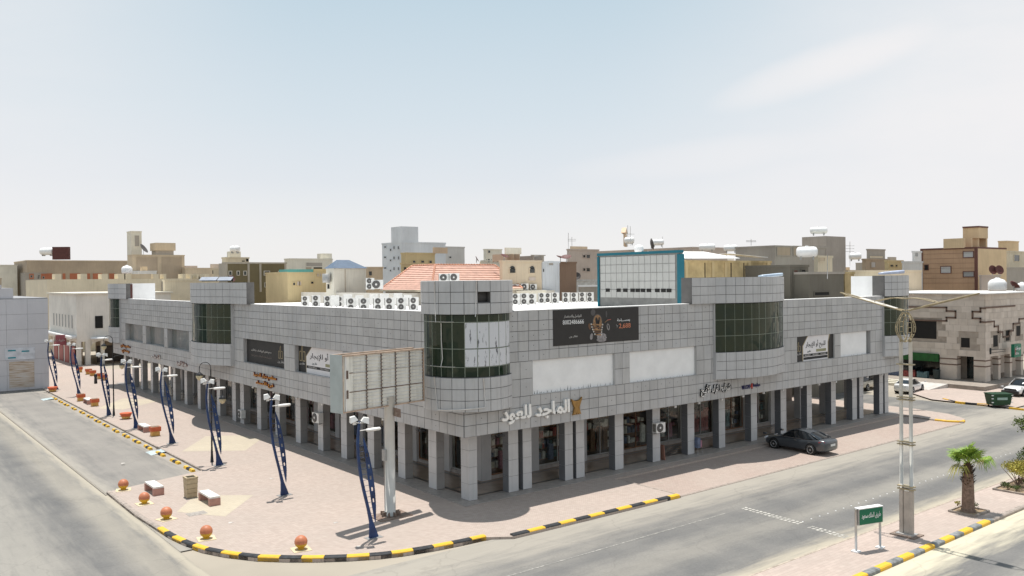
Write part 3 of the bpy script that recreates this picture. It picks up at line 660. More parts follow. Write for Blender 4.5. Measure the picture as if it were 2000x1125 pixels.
for k in range(1, NP):
    a0 = a_hole-dA/2+dA*k; core.arc(CC, 2.3, 2.585, a0, a0+dA, 11.275, 11.845, 2)
core.lathe([(2.515, 5.33), (2.515, 7.2)], (CC[0], CC[1], 0), 48); core.lathe([(2.36, 7.2), (2.36, 10.63)], (CC[0], CC[1], 0), 32)
core.build('drum_core', JOINT, B_)
MB().lathe([(2.6, 12.44), (2.6, 12.47)], (CC[0], CC[1], 0), 48).build('drum_cap', ROOFW, B_)
fr = MB()
for k in range(NP):
    a0 = R_(a_hole-dA/2+dA*k); p = Vector((CC[0]+2.425*math.cos(a0), CC[1]+2.425*math.sin(a0), 0)); fr.box(p.x-.015, p.x+.015, p.y-.015, p.y+.015, 7.2, 10.6)
for z in (7.75, 8.75, 10.2): fr.arc(CC, 2.41, 2.44, 90, 360, z-.015, z+.015, 40)
fr.build('mullion', mat('mullion_green', (.22, .25, .20), .4), B_)
cb = MB()
def onr(px, z, r=2.66):
    a = R_(cang(px)); return (CC[0]+r*math.cos(a), CC[1]+r*math.sin(a), z)
cb.tube([onr(850, 12.45), onr(850, 10.2, 2.6)], .02, 6); cb.tube([onr(846, 7.2, 2.6), onr(852, 5.45, 2.6)], .025, 6); cb.tube([onr(943, 7.15, 2.6), onr(946, 5.6, 2.62)], .028, 6)
cb.tube([onr(852+i*9.3, 5.42+.015*i, 2.64) for i in range(11)], .035, 6); cb.tube([onr(931, 12.45), onr(928, 10.5)], .02, 6); cb.tube([onr(858, 10.15, 2.47), onr(858, 9.3, 2.47), onr(860, 8.2, 2.47), onr(856, 7.75, 2.47)], .02, 6)
cb.tube([onr(832+i*6.5, 10.22, 2.46) for i in range(9)], .012, 5); cb.tube([onr(834+i*6.5, 7.78, 2.46) for i in range(9)], .012, 5)
cb.build('loose_strip', mat('pale_strip', (.62, .60, .57), .6), B_)
# roof
rb = MB()
rb.box(-.6, REND-.1, -.62, 46.0, 9.3, 9.55); rb.box(-.6, 24.0, 46.0, LEND-.1, 9.3, 9.55); rb.build('roof_slab', ROOFW, B_)
cp_ = MB()
cp_.box(2.4, 17.7, -1.19, -.66, ZR-.001, ZR+.045); cp_.box(28.6, 43.55, -1.19, -.66, ZR-.001, ZR+.045)
cp_.box(-1.17, -.64, 3.0, 29.4, ZR-.001, ZR+.03); cp_.box(-1.17, -.64, 42.0, 70.5, ZR-.001, ZR+.03); cp_.build('parapet_coping', ROOFW, B_)
bk = MB(); bk.box(23.9, REND-.1, 46.0, 46.25, 0, 11.0); bk.box(24.0, 24.25, 46.25, LEND-.1, 0, 11.0)
bk.build('inner_parapet', mat('inner_parapet_beige', (.60, .565, .50), .8, .08, .8), B_)
MB().box(44.0, 45.6, -.28, 1.97, 9.55, 12.45).build('stair_tower', WHITE, B_); MB().box(-.62, 1.98, 67.35, 69.5, 9.55, 12.5).build('stair_tower', WHITE, B_)
MB().box(-.87, -.625, 67.12, 67.6, 9.55, 12.42).build('stair_door', mat('maroon_door', (.09, .03, .025), .6), B_)
MB().box(46.2, REND-.1, .2, 74, .02, 10.4).build('end_wall', PANEL, B_) if False else None
MB().box(-.62, REND-.1, -.61, -.6, 9.5, ZR-.01).build('parapet_lining', ROOFW, B_)
# --- columns
CSD = mat('column_side_dark', (.15, .155, .165), .4, .08, .8, spec=.3); CSM = mat('column_side_mid', (.30, .29, .28), .4, .08, .8, spec=.3)  # shade on the column sides, put into two darker colours
def column(x0, x1, y0, y1):
    c = MB().box(x0+.02, x1-.02, y0+.02, y1-.02, 0.0, ZF+.01).build('column', JOINT, B_)
    zs = [.05, .98, 1.93, 2.88, 3.88]
    for i in range(4):
        h = zs[i+1]-zs[i]-.018
        unitbox('column_block', COLM, x1-x0, y1-y0, h, (x0, y0, zs[i]), c)
        if x0 > .1: unitbox('column_side', CSD, .012, y1-y0-.004, h, (x0-.012, y0+.004, zs[i]), c)  # thin plate carrying the painted side shade
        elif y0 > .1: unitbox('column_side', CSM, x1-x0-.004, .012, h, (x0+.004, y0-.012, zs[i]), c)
for (a, c) in [(2.83,3.56),(3.91,4.58),(7.26,7.92),(8.2,8.9),(11.63,12.39),(15.23,15.97),(18.85,19.56),(22.33,23.05),(26.2,26.95),(30.05,30.8),(33.7,34.4),(37.3,38.0),(40.64,41.38),(41.8,42.45),(45.2,45.85),(46.15,46.8)]: column(a, c, 0, .55)
column(0, .56, 0, .8)
for a in [3.34, 6.9, 10.84, 14.7, 18.4, 22.3, 26.25, 30.1, 33.95, 35.9, 39.9, 43.0, 45.4, 49.5, 53.35, 57.5, 61.6, 65.7, 69.4, 73.2]: column(0, .56, a, a+.85)
# arcade floor and shopfronts
fl = MB(); fl.box(-.75, REND+.3, -.75, 3.72, -.12, .03); fl.box(-.75, 3.72, 3.72, LEND+.3, -.12, .03); fl.build('arcade_step', GRAN, B_)
fl = MB(); fl.box(.62, REND-.1, .62, 3.7, .03, .036); fl.box(.62, 3.7, 3.7, LEND-.1, .03, .036); fl.build('arcade_floor', TILEF, B_)
st = MB(); st.box(.62, REND-.1, .66, .86, .036, .041); st.box(.66, .86, .9, LEND-.1, .036, .041); st.box(.9, REND-.1, 2.9, 3.05, .036, .041); st.box(2.9, 3.05, 3.1, LEND-.1, .036, .041)
for i in range(5):
    for j in range(7): 
        if (i+j) % 2: st.box(17+j*.7, 17.7+j*.7, .95+i*.38, 1.33+i*.38, .036, .041)
st.build('black_floor_border', TBLACK, B_)
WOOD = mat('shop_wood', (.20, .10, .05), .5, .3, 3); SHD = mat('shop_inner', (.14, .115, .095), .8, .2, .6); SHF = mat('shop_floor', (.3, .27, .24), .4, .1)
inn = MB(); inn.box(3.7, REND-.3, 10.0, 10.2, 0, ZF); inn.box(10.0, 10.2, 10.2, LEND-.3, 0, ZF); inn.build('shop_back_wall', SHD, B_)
inn = MB(); inn.box(3.72, REND-.3, 3.72, 10.0, .03, .06); inn.box(3.72, 10.0, 10.0, LEND-.3, .03, .06); inn.build('shop_floor', SHF, B_)
PALE = [mat('goods_%s' % n_, c_, .6, .2, 5) for n_, c_ in (('white', (.7, .68, .65)), ('cream', (.5, .45, .36)), ('pink', (.36, .17, .21)), ('blue', (.13, .16, .24)), ('brown', (.16, .09, .05)), ('teal', (.12, .20, .21)), ('dark', (.03, .03, .035)), ('red', (.30, .07, .06)))]
LITM = bpy.data.materials.new('lit_lamp'); LITM.use_nodes = True; LITM.node_tree.nodes['Principled BSDF'].inputs['Emission Color'].default_value = (1, .86, .68, 1); LITM.node_tree.nodes['Principled BSDF'].inputs['Emission Strength'].default_value = 3.5  # warm glow for the fill strips added inside the shops
def shopfront(s, u0, u1, k):
    """sill, frame, glass, dividing pier and a stocked display"""
    def bx(bld, a, c, d0, d1, z0, z1, mi=0):
        if s == 'R': bld.box(a, c, d0, d1, z0, z1, mi)
        else: bld.box(d0, d1, a, c, z0, z1, mi)
    D = 3.5
    sl = MB(); bx(sl, u0+.36, u1-.36, D-.1, D+.22, .036, .24); sl.build('shop_sill', GRAN, B_)
    pr = MB(); bx(pr, u0-.35, u0+.35, D-.2, D+.25, .036, ZF); pr.build('shop_pier', COLM, B_)
    w_ = u1-u0-.7; n = 2 if w_ > 2 else 1
    fr_ = MB(); bx(fr_, u0+.36, u1-.36, D, D+.08, 3.55, ZF); bx(fr_, u0+.36, u1-.36, D, D+.08, .24, .32)
    for i in range(n+1):
        q = u0+.36+(w_-.06)*i/n; bx(fr_, q, q+.06, D, D+.08, .32, 3.55)
    fr_.build('shop_frame', GREYM if k % 3 else WOOD, B_)
    for i in range(n):
        gp = MB(); a = u0+.36+(w_-.06)*i/n+.065; c = u0+.36+(w_-.06)*(i+1)/n-.005; bx(gp, a, c, D+.035, D+.045, .325, 3.545); gp.build('shop_glass', SHOPG, B_)
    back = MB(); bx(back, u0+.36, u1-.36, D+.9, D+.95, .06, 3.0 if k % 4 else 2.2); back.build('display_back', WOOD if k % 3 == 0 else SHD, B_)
    r = random.Random(k*7+(1 if s == 'R' else 99)); dens = r.choice([.95, .6, .8]); pal = r.sample(PALE, 4)+[PALE[0]]
    g2 = [MB() for _ in pal]; sh = MB(); dens = min(1, dens+.1)
    for lv in range(4):
        z = .55+lv*.72; bx(sh, u0+.4, u1-.4, D+.35, D+.85, z-.04, z); q = u0+.45
        while q < u1-.7:
            wi = r.uniform(.14, .36); h = r.uniform(.22, .58)
            if r.random() < dens: bx(r.choice(g2), q, q+wi, D+r.uniform(.35, .5), D+.8, z, z+h)
            q += wi+r.uniform(.03, .16)
    sh.build('display_shelf', WOOD, B_)
    for m_, g3 in zip(pal, g2):
        if g3.v: tag(g3.build('displayed_goods', m_, B_), kind='stuff')
    cl = MB(); bx(cl, u0+.6, u1-.6, D+.18, D+.3, 3.42, 3.47); cl.build('ceiling_lamp', LITM, B_)  # glowing strip added above the display to brighten the interior
    mn = [MB() for _ in range(2)]
    for _ in range(r.randint(1, 4)):
        q = r.uniform(u0+.6, u1-.9); h = r.uniform(1.0, 1.75); bx(mn[0], q, q+.4, D+.12, D+.3, .5, .5+h)
    if mn[0].v: tag(mn[0].build('displayed_goods', pal[1], B_), kind='stuff')
us = [3.7, 7.6, 11.9, 15.5, 19.1, 22.6, 26.6, 30.3, 33.9]
for i in range(len(us)-1): shopfront('R', us[i], us[i+1], i)
us = [3.7, 7.2, 11.2, 15.0, 18.8, 22.7, 26.6, 30.4, 34.3, 38.0, 41.8, 45.6, 49.8, 53.6]
for i in range(len(us)-1): shopfront('L', us[i], us[i+1], i+20)
MB().box(33.55, 34.25, 3.3, 10, .03, ZF).build('shop_pier', COLM, B_)
MB().box(3.3, 10, 53.3, 54.0, .03, ZF).build('shop_pier', COLM, B_)
# extra inner pillars at the open far ends
for x_ in (38, 42, 46.2): MB().box(x_, x_+.6, 3.4, 4.0, .03, ZF).build('inner_pillar', COLM, B_)
for x_ in (58, 62, 66, 70, 73.6): MB().box(3.4, 4.0, x_, x_+.6, .03, ZF).build('inner_pillar', COLM, B_)
# small round lamps under the soffit edge
lp = None
for i in range(26):
    if i < 12: p = (16.5+i*2.5, -.9, 3.86)
    else: p = (-.9, 8+(i-12)*4.3, 3.86)
    if lp is None: lp = MB().lathe([(.05, -.16), (.09, -.14), (.1, 0)], (0, 0, 0), 10).build('soffit_lamp', WHITE); o = lp
    else: o = lp.copy(); col.objects.link(o)
    o.location = p; o.parent = B_
def camera_box(p):
    o = MB().box(-.18, .18, -.12, .1, 0, .12).box(-.14, .2, -.3, -.12, .02, .1).build('security_camera', BLACK); o.location = p; return o
tag(camera_box((1.25, -1.2, 3.72)), 'black security camera under the fascia just right of the corner', 'camera')
tag(camera_box((-1.3, 3.1, 3.72)), 'black security camera under the fascia just left of the corner', 'camera')

# ================================================================== ROOF PLANT
ACW = mat('ac_white', (.74, .73, .70), .5, .06, 3); FAN = mat('ac_fan_grille', (.10, .095, .09), .6, .1, 4); FIN = mat('ac_fins', (.22, .21, .19), .6, .2, 8)
def make_ac(fans=2, w_=.95, h=1.3, d=.4):
    r = empty('air_conditioner_unit')
    MB().box(-w_/2, w_/2, 0, d, .08, h).build('casing', ACW, r)
    f = MB(); f.box(-w_/2+.06, -w_/2+.16, .03, d-.04, -.0, .08); f.box(w_/2-.16, w_/2-.06, .03, d-.04, 0, .08); f.build('feet', GREYM, r)
    MB().box(-w_/2-.012, -w_/2, .04, d-.04, .14, h-.06).build('side_fins', FIN, r)
    for i in range(fans):
        z = .08+(h-.08)*(i+.5)/fans; rr = min((h-.08)/fans, w_)*.45; cx = -w_*.1 if w_ > .7 else 0
        fn = MB().lathe([(rr, 0), (rr, .03), (rr*.8, .035)], (cx, 0, z), 18, rot=Matrix.Rotation(R_(90), 3, 'X')).build('fan', FAN, r)
        MB().lathe([(rr*.28, 0), (rr*.22, .015)], (cx, -.035, z), 10, rot=Matrix.Rotation(R_(90), 3, 'X')).build('fan_hub', ACW if fans == 1 else GREYM, fn)
    return r
ac2 = make_ac(); ac1 = make_ac(1, .85, .72, .35); used = set()
def place_ac(proto, loc, label, rz=0, group='air conditioning units on the arcade roof', s=1):
    o = proto if proto.name not in used else copy_tree(proto)
    used.add(proto.name); used.add(o.name); o.location = loc; o.rotation_euler.z = rz+rnd.uniform(-.09, .09)*(s != 1.05); o.scale = (s*rnd.uniform(.95, 1.03), s, s*rnd.uniform(.93, 1.05))
    return tag(o, label, 'air conditioner', group)
ords = ['first', 'second', 'third', 'fourth', 'fifth', 'sixth', 'seventh', 'eighth', 'ninth', 'tenth']
for i, (px, py) in enumerate([(687, 607), (712, 607), (740, 607), (762, 606.5), (785, 606), (809, 606)]):
    place_ac(ac2, G(px, py+1, 9.55), 'white twin fan roof unit, %s from the left in the front row' % ords[i], -.35)
for i, (px, py) in enumerate([(618, 600), (641, 600), (597, 599), (664, 600)]):
    place_ac(ac2, G(px, py, 9.55), 'twin fan roof unit far left behind the left parapet, %s placed' % ords[i], -.35)
for i, px in enumerate([650, 676, 700, 729, 750, 778, 797]):
    place_ac(ac2, G(px, 603-i*.3, 9.55)+Vector((2.0, 3.5, .12+.1*(i % 2))), 'white roof unit in the back row, %s from the left' % ords[i], 2.8)
for i, (px, py) in enumerate([(1008, 596), (1025, 595.5), (1040, 595)]):
    place_ac(ac2, G(px, py, 9.55), 'twin fan roof unit just right of the corner drum, %s from the drum' % ords[i], -.45)
for i, (px, py) in enumerate([(1059, 593), (1071, 592), (1085, 593), (1106, 591.5), (1122, 591), (1138, 590.5), (1153, 590)]):
    place_ac(ac2, G(px, py, 9.55), 'twin fan roof unit left above the black advertising banner, %s from the left' % ords[i], -.45, s=.97)

# ================================================================== BUILDINGS BEYOND
def wallmat(n, c, c2=None, sc_=.25, streak=.12, thr=None): return mat('wall_'+n, c, .85, .08, sc_, streak=streak, c2=c2, thr=thr)
TAN = wallmat('tan', (.58, .48, .35)); TAN2 = wallmat('raw_block', (.46, .37, .27), c2=(.37, .30, .225)); CREAM = wallmat('cream', (.68, .60, .45)); CREAM2 = wallmat('pale_cream', (.70, .66, .56)); OLIV = wallmat('olive', (.17, .14, .075)); YELL = wallmat('yellow', (.60, .48, .27))
PALEB = wallmat('pale_blue', (.64, .67, .70)); PALEG = wallmat('pale_grey', (.52, .51, .49)); BROWN = wallmat('brown', (.48, .315, .20)); BROWNL = wallmat('light_brown', (.66, .50, .31)); MROOM = wallmat('maroon_trim', (.15, .07, .055)); GREYB = wallmat('grey_brown', (.38, .345, .30)); DKG = wallmat('dark_olive_grey', (.165, .15, .12)); PINKG = wallmat('pinkish', (.52, .44, .38)); WHT = wallmat('whitewash', (.72, .71, .69)); ORB = wallmat('rust_band', (.42, .15, .08)); TEALM = wallmat('teal', (.012, .12, .16), streak=.03); GRN = wallmat('sea_green', (.12, .36, .31)); DIRTW = wallmat('peeling_white', (.60, .60, .58), c2=(.38, .37, .35), sc_=1.3)
WDK = mat('far_window', (.045, .05, .05), .15, .4, .5, spec=.7); WFR = mat('far_window_frame', (.6, .56, .48), .7)
def bld(label, pl, pc, pr, yt, D, m, wins=(), cat='building', name='building', z0=-.15, parapet=True, mr_=None, frame=None, group=None, depth=None):
    c = AT(pc, yt, D); xc, yc, z1 = c
    dl = ray(pl, 550); dr = ray(pr, 550)
    yl = CAM.y+(xc-CAM.x)*dl.y/dl.x if pl < pc else yc+(depth or 10)
    xr = CAM.x+(yc-CAM.y)*dr.x/dr.y if pr > pc else xc+(depth or 10)
    if pl >= pc-6 and depth: yl = max(yl, yc+depth)
    if pr <= pc+6 and depth: xr = max(xr, xc+depth)
    r = empty(name, (xc, yc, 0), label=label, cat=cat, group=group); lx, ly = xr-xc, yl-yc
    MB().box(0, lx, 0, ly, z0, z1-.25).build('wall', m, r)
    if parapet: MB().box(-.08, lx+.08, -.08, ly+.08, z1-.25, z1).build('parapet', m if not mr_ else mr_, r)
    else: MB().box(0, lx, 0, ly, z1-.25, z1).build('wall_top', m, r)
    for wn in wins:
        x0, y0, x1, y1 = wn[:4]; left = (x0+x1)/2 < pc; mm = wn[4] if len(wn) > 4 else WDK
        if left: a = FL(x0, y0, xc); b_ = FL(x1, y1, xc); bx = (-.05, .3, min(a.y, b_.y)-yc, max(a.y, b_.y)-yc, b_.z, a.z)
        else: a = FR(x0, y0, yc); b_ = FR(x1, y1, yc); bx = (min(a.x, b_.x)-xc, max(a.x, b_.x)-xc, -.05, .3, b_.z, a.z)
        f = frame if frame is not None else m; k = .09
        if left: fb = MB().box(-.1, -.001, bx[2]-k, bx[3]+k, bx[4]-k, bx[4]).box(-.1, -.001, bx[2]-k, bx[3]+k, bx[5], bx[5]+k).box(-.1, -.001, bx[2]-k, bx[2], bx[4]+.001, bx[5]-.001).box(-.1, -.001, bx[3], bx[3]+k, bx[4]+.001, bx[5]-.001)
        else: fb = MB().box(bx[0]-k, bx[1]+k, -.1, -.001, bx[4]-k, bx[4]).box(bx[0]-k, bx[1]+k, -.1, -.001, bx[5], bx[5]+k).box(bx[0]-k, bx[0], -.1, -.001, bx[4]+.001, bx[5]-.001).box(bx[1], bx[1]+k, -.1, -.001, bx[4]+.001, bx[5]-.001)
        wo = fb.build('window', f, r)
        MB().box(*bx).build('pane', mm, wo) if not left else MB().box(-.03, .3, *bx[2:]).build('pane', mm, wo)
    return r, (xc, yc, z1, lx, ly)
def addbox(r, info, pl, pc, pr, y0, y1, dx, dy, m, name='roof_room', inset=0):
    """a box standing on the roof, its near corner dx,dy metres in from the building's own corner, spanning px pl..pr"""
    xc, yc, z1 = info[:3]; X, Y = xc+dx, yc+dy
    dl, dc, dr = ray(pl, 550), ray(pc, 550), ray(pr, 550)
    if pc == pl: # only the right-hand face shows
        x0 = CAM.x+(Y-CAM.y)*dl.x/dl.y; x1 = CAM.x+(Y-CAM.y)*dr.x/dr.y; ya, yb = Y, Y+3
    else:
        t = (Y-CAM.y)/dc.y; x0 = CAM.x+dc.x*t; ya = Y; yb = CAM.y+(x0-CAM.x)*dl.y/dl.x; x1 = CAM.x+(Y-CAM.y)*dr.x/dr.y if pr > pc else x0+3
    dist = (Vector((x0, ya))-Vector((CAM.x, CAM.y))).dot(Vector((FW.x, FW.y))); zt = AT(pc, y0, dist).z; zb = z1-.1 if y1 is None else AT(pc, y1, dist).z
    return MB().box(x0-xc, x1-xc, ya-yc, yb-yc, zb, zt).build(name, m, r)

# far low houses that fill the skyline
HC = [TAN, CREAM, CREAM2, PINKG, GREYB, TAN2, WHT, BROWNL]
for i in range(46):
    px = -60+i*47+rnd.uniform(-14, 14); hy = 545.4-.0107*(px-1000); D = rnd.uniform(190, 330); wpx = rnd.uniform(28, 62); yt = hy-rnd.uniform(8, 30)
    if 880 < px < 1160: yt = hy-rnd.uniform(14, 36)
    m_ = rnd.choice(HC); wins = []
    for k in range(rnd.randint(1, 4)):
        a = px+rnd.uniform(4, wpx-6); wins.append((a, yt+4+rnd.uniform(0, 6), a+3, yt+9+rnd.uniform(0, 4)))
    r, inf = bld('distant %s house low on the skyline, %s from the left' % (m_.name[5:].replace('_', ' '), ordw(i+1)), px-rnd.uniform(6, 20), px, px+wpx, yt, D, m_, wins, 'house', 'distant_house', group='distant houses along the skyline')
    if rnd.random() < .6: q = px+rnd.uniform(3, wpx*.5); addbox(r, inf, q-4, q, q+rnd.uniform(9, 20), yt-rnd.uniform(5, 12), None, 1.5, 2, rnd.choice(HC))
# left skyline
bld('long tan building of raw block with pale end, at the left skyline', 28, 52, 258, 508, 215, TAN2, [(57,534,66,545,ORB),(80,534,103,545,ORB),(122,534,128,546,ORB),(136,534,157,546,ORB),(170,534,176,546,ORB),(181,534,200,546,ORB),(213,534,224,546,ORB)], mr_=TAN)
r, inf = bld('pale low house with stepped parapet at the far left edge', -60, -20, 34, 517, 215, CREAM2, ())
r, inf = bld('tan block house with two raw infill panels right of the white stair tower', 250, 258, 361, 497, 205, TAN, [(266,502,308,545,TAN2),(315,502,355,545,TAN2)], frame=TAN)
addbox(r, inf, 294, 305, 344, 474, 489, 2, 3, TAN); addbox(r, inf, 297, 307, 340, 489, None, 2.2, 3.3, GREYB, 'roof_posts')
t_, ti = bld('tall slim off white stair tower with one recessed window, left skyline', 251, 256, 278, 451, 212, CREAM2, [(263,460,272,481,GREYB)], cat='tower', name='stair_tower', depth=4)
r, inf = bld('low tan house between the block house and the olive building', 355, 362, 415, 523, 210, TAN, [(372,537,376,544),(384,540,390,545)]); addbox(r, inf, 361, 363, 386, 519, None, .5, 1, PINKG)
r, inf = bld('olive green building with pale corner strips and four framed windows', 435, 441, 560, 512, 128, OLIV, [(516,530,526,537),(544,530,552,537),(517,553,526,560),(544,553,552,560),(447,530,452,537),(463,530,467,537),(476,530,481,537)], frame=WFR, mr_=wallmat('stone_trim', (.42, .38, .31)))
for q in (441, 484, 507, 556): addbox(r, inf, q, q, q+4, 514, 570, 0, -.06, wallmat('stone_trim', (.42, .38, .31)), 'corner_strip')
r2_, inf2 = bld('cream house with water tank room behind the olive building', 434, 441, 487, 502, 150, CREAM, [(480,504,485,511,DARK),(472,509,478,511,DARK)]); addbox(r2_, inf2, 444, 450, 471, 491, None, 1, 1, CREAM2)
r, inf = bld('cream wall house with spiked parapet behind the green roofed house', 556, 566, 650, 504.5, 165, CREAM2, [(598,513,629,520,GREYB),(597,522,608,526,TAN2),(612,522,629,525,DARK)]); addbox(r, inf, 620, 631, 649, 495, None, 1, 1.5, CREAM2)
r, inf = bld('yellow house with sea green roof edge, left of the blue roofed hall', 560, 562, 637, 531, 120, YELL, [(580,550,584,557,PINKG),(585,550,588,557,PINKG),(607,550,612,554),(619,532,622,540,PINKG),(624,532,627,540,PINKG),(572,552,576,557)], depth=8)
addbox(r, inf, 562, 562, 612, 526, 531.5, 0, -.12, GRN, 'green_edge'); addbox(r, inf, 612, 613, 637, 525, None, 0.2, .2, YELL)
# hall with blue roof
r, inf = bld('plain cream hall with blue pitched sheet roof and grey wall tank', 637, 652, 715, 524, 112, CREAM2, [(640,555,645,564,DARK)], cat='hall', name='hall', parapet=False)
BLUE = mat('blue_sheet', (.11, .155, .22), .5, .1, 2); lx, ly, z1 = inf[3], inf[4], inf[2]
MB().add([(-.2, -.2, z1), (lx+.2, -.2, z1), (lx+.2, ly+.2, z1), (-.2, ly+.2, z1), (1.0, ly*.5, z1+1.15), (lx*.6, ly*.5, z1+1.15)], [(0, 1, 5, 4), (1, 2, 5), (2, 3, 4, 5), (3, 0, 4), (3, 2, 1, 0)]).build('pitched_roof', BLUE, r)
MB().lathe([(.5, 0), (.55, .3), (.55, 1.2)], (-.6, 1.0, z1-1.9), 12).build('wall_tank', GREYM, r); MB().box(1.6, 1.68, -.04, 0, z1-5, z1-.1).build('drain_pipe', TAN2, r)
r, inf = bld('small tan house between the hall and the white block', 712, 716, 748, 521, 135, TAN, [(720,530,726,538)])
# pale tall block
r, inf = bld('tall pale blue white block with small square windows, tallest on the skyline', 747, 785, 871, 472, 150, PALEB, [(751,481,755,484),(751,501,755,504),(751,522,755,525),(762,486,765,490),(762,507,765,510),(762,527,765,530)]+[(a, b, a+2.6, b+5.5) for a in (769, 777.5) for b in (481, 501, 522)], parapet=True)
addbox(r, inf, 765, 785, 818, 442, None, .01, .01, PALEB, 'stair_tower'); 

for a in (769, 777.5):
    p, q = FL(a, 460, inf[0]-.0), FL(a+2.6, 466, inf[0]); MB().box(-.08, .02, q.y-inf[1], p.y-inf[1], q.z, p.z).build('tower_window', WDK, r)
bld('plain grey rear block right of the tall pale block', 800, 803, 908, 480, 165, PALEG, [(877,501,881,504)])
r, inf = bld('orange tan house in front of the tall pale block', 784, 793, 850, 493, 135, YELL, [(806,509,811,514),(822,509,828,514),(838,509,843,514),(800,513,804,516)]); addbox(r, inf, 846, 848, 875, 483, None, .2, -.5, wallmat('peach', (.62, .47, .33)))
bld('low ochre house just above the red tiled roof', 783, 786, 830, 513, 118, YELL, [(788,522,793,529)])
# centre skyline
bld('pale low house with small round windows right of the tiled roof', 940, 948, 1000, 508, 140, CREAM2, [(a, 506, a+4, 512) for a in (952, 961, 970, 979)])
r, inf = bld('white roof box house at the centre skyline', 945, 949, 981, 486, 175, CREAM2, [(953,489,957,494)]); 
r, inf = bld('tan house with two arched windows at the centre', 976, 981, 1058, 508, 105, TAN, [(995,525,1006,533),(1034,525,1044,533)], frame=TAN)
for a in (1000.5, 1039):
    c = FR(a, 525, inf[1]); MB().lathe([(.36, 0), (.36, .1)], (c.x-inf[0], -.0, c.z), 14, rot=Matrix.Rotation(R_(90), 3, 'X')).build('arched_head', WDK, r)
addbox(r, inf, 986, 988.5, 1019, 483.5, 496, 1.0, 1.2, CREAM2, 'water_box')
for a in (990, 1002, 1014): addbox(r, inf, a, a, a+2, 496, None, 1.0, 1.5, TAN2, 'roof_post')
addbox(r, inf, 1037, 1038, 1066, 497.5, 499.5, 1, 1.5, GREYB, 'canopy_slab')
for a in (1041, 1060): addbox(r, inf, a, a, a+3, 499.5, None, 1.0, 1.7, GREYB, 'roof_post')
addbox(r, inf, 1034, 1034, 1046, 541.5, 548, -.01, -.1, PINKG, 'window_unit')
bld('pale grey flat house right of the arched window house', 1056, 1059, 1093, 510, 112, PALEB, [(1059.5,525,1062,531),(1071,511,1080,518,GREYB)])
bld('rust brown plain wall house between two pale ones', 1092, 1094, 1126, 511, 118, wallmat('rust_brown', (.27, .18, .125)), ())
r, inf = bld('long pinkish grey house with two rows of dark windows', 1109, 1352, 1353, 482, 150, PINKG, [(a, b, a+w_, b+6) for b in (498, 524) for (a, w_) in ((1138.5, 4), (1145, 6.5), (1166, 6))], cat='apartment house', depth=10)
addbox(r, inf, 1352, 1353, 1353.5, 481, None, 0, 0, PINKG) if False else None
r, inf = bld('pinkish corner house with open roof frame, left of the teal edged wall', 1108, 1112, 1170, 486, 142, PINKG, [(1138.5,498,1142.5,503,DARK),(1145,497.5,1151.5,504),(1138.5,524,1142.5,529,DARK),(1145,523.5,1151.5,530),(1167,497,1172,504)]); addbox(r, inf, 1114, 1116, 1148, 481, 487, .5, .6, TAN, 'roof_frame')
bld('peeling whitewashed low wall house behind the right roof units', 1058, 1062, 1172, 547, 128, DIRTW, [(1096,553,1101.5,566,TAN)])
bld('small dark block shed with white sheet roof beside the teal edged wall', 1130, 1134, 1176, 557, 116, GREYB, (), 'shed', 'shed', mr_=WHITE)
# teal framed panelled wall building
r, inf = bld('large grey panelled box building edged in teal', 1170, 1328, 1334, 489, 80, mat('teal_joint', (.2, .2, .19), .8), (), parapet=False)
xc, yc, z1, lx, ly = inf; hz = z1-AT(1328, 569, 80).z
PG = mat('pale_panel', (.40, .40, .38), .5, .05, .5, streak=.06)
for i in range(13):
    for j in range(5):
        yy = .55+(ly-.8)*i/13; zz = z1-.35-(hz)*(j+1)/4.6
        unitbox('panel', PG, .06, (ly-.8)/13-.05, hz/4.6-.05, (-.06, yy+.02, zz+.02), r)
for i in (1, 3, 4.2, 5.5, 6.4, 7.3, 8.3, 9.7, 10.7, 11.6): MB().box(-.09, -.05, .55+(ly-.8)*(12.6-i)/13-.3, .55+(ly-.8)*(12.6-i)/13+.3, z1-hz-.1, z1-hz+.25).build('vent_opening', DARK, r)
MB().box(-.16, lx+.1, -.02, ly+.1, z1-.22, z1+.04).build('teal_edge', TEALM, r); MB().box(-.16, lx+.1, -.1, .24, z1-hz-2, z1-.33).build('teal_edge', TEALM, r); MB().box(-.16, .2, ly-.12, ly+.1, z1-hz-2, z1-.33).build('teal_edge', TEALM, r)
# ochre plank wall with loose roof sheets
r, inf = bld('ochre rendered wall enclosure with pale pilasters, behind the curved bay', 1334, 1336, 1506, 508, 86, wallmat('ochre', (.55, .43, .23), c2=(.36, .275, .14), sc_=.8), (), cat='wall', name='enclosure', parapet=True, depth=6)
for a in (1339, 1391, 1416, 1462, 1499): addbox(r, inf, a, a, a+5, 510, 548, 0, -.1, wallmat('ochre_light', (.52, .41, .23)), 'pilaster')
for a in (1377, 1428, 1453): addbox(r, inf, a, a, a+1, 510, 548, 0, -.05, DARK, 'crack')
o = MB().obox(AT(1332, 505, 84), AT(1445, 505, 90)-AT(1332, 505, 84), Vector((1.5, 6, .9)), (0, 0, .05)).build('roof_sheet', ROOFW); tag(o, 'large loose white roofing sheet laid over the ochre enclosure', 'roof sheet')
o = MB().obox(AT(1425, 496, 96), AT(1500, 503, 92)-AT(1425, 496, 96), Vector((2.0, 3, .1)), (0, 0, .05)).build('roof_sheet', ROOFW); tag(o, 'smaller white roofing sheet tilted at the right end of the enclosure', 'roof sheet')
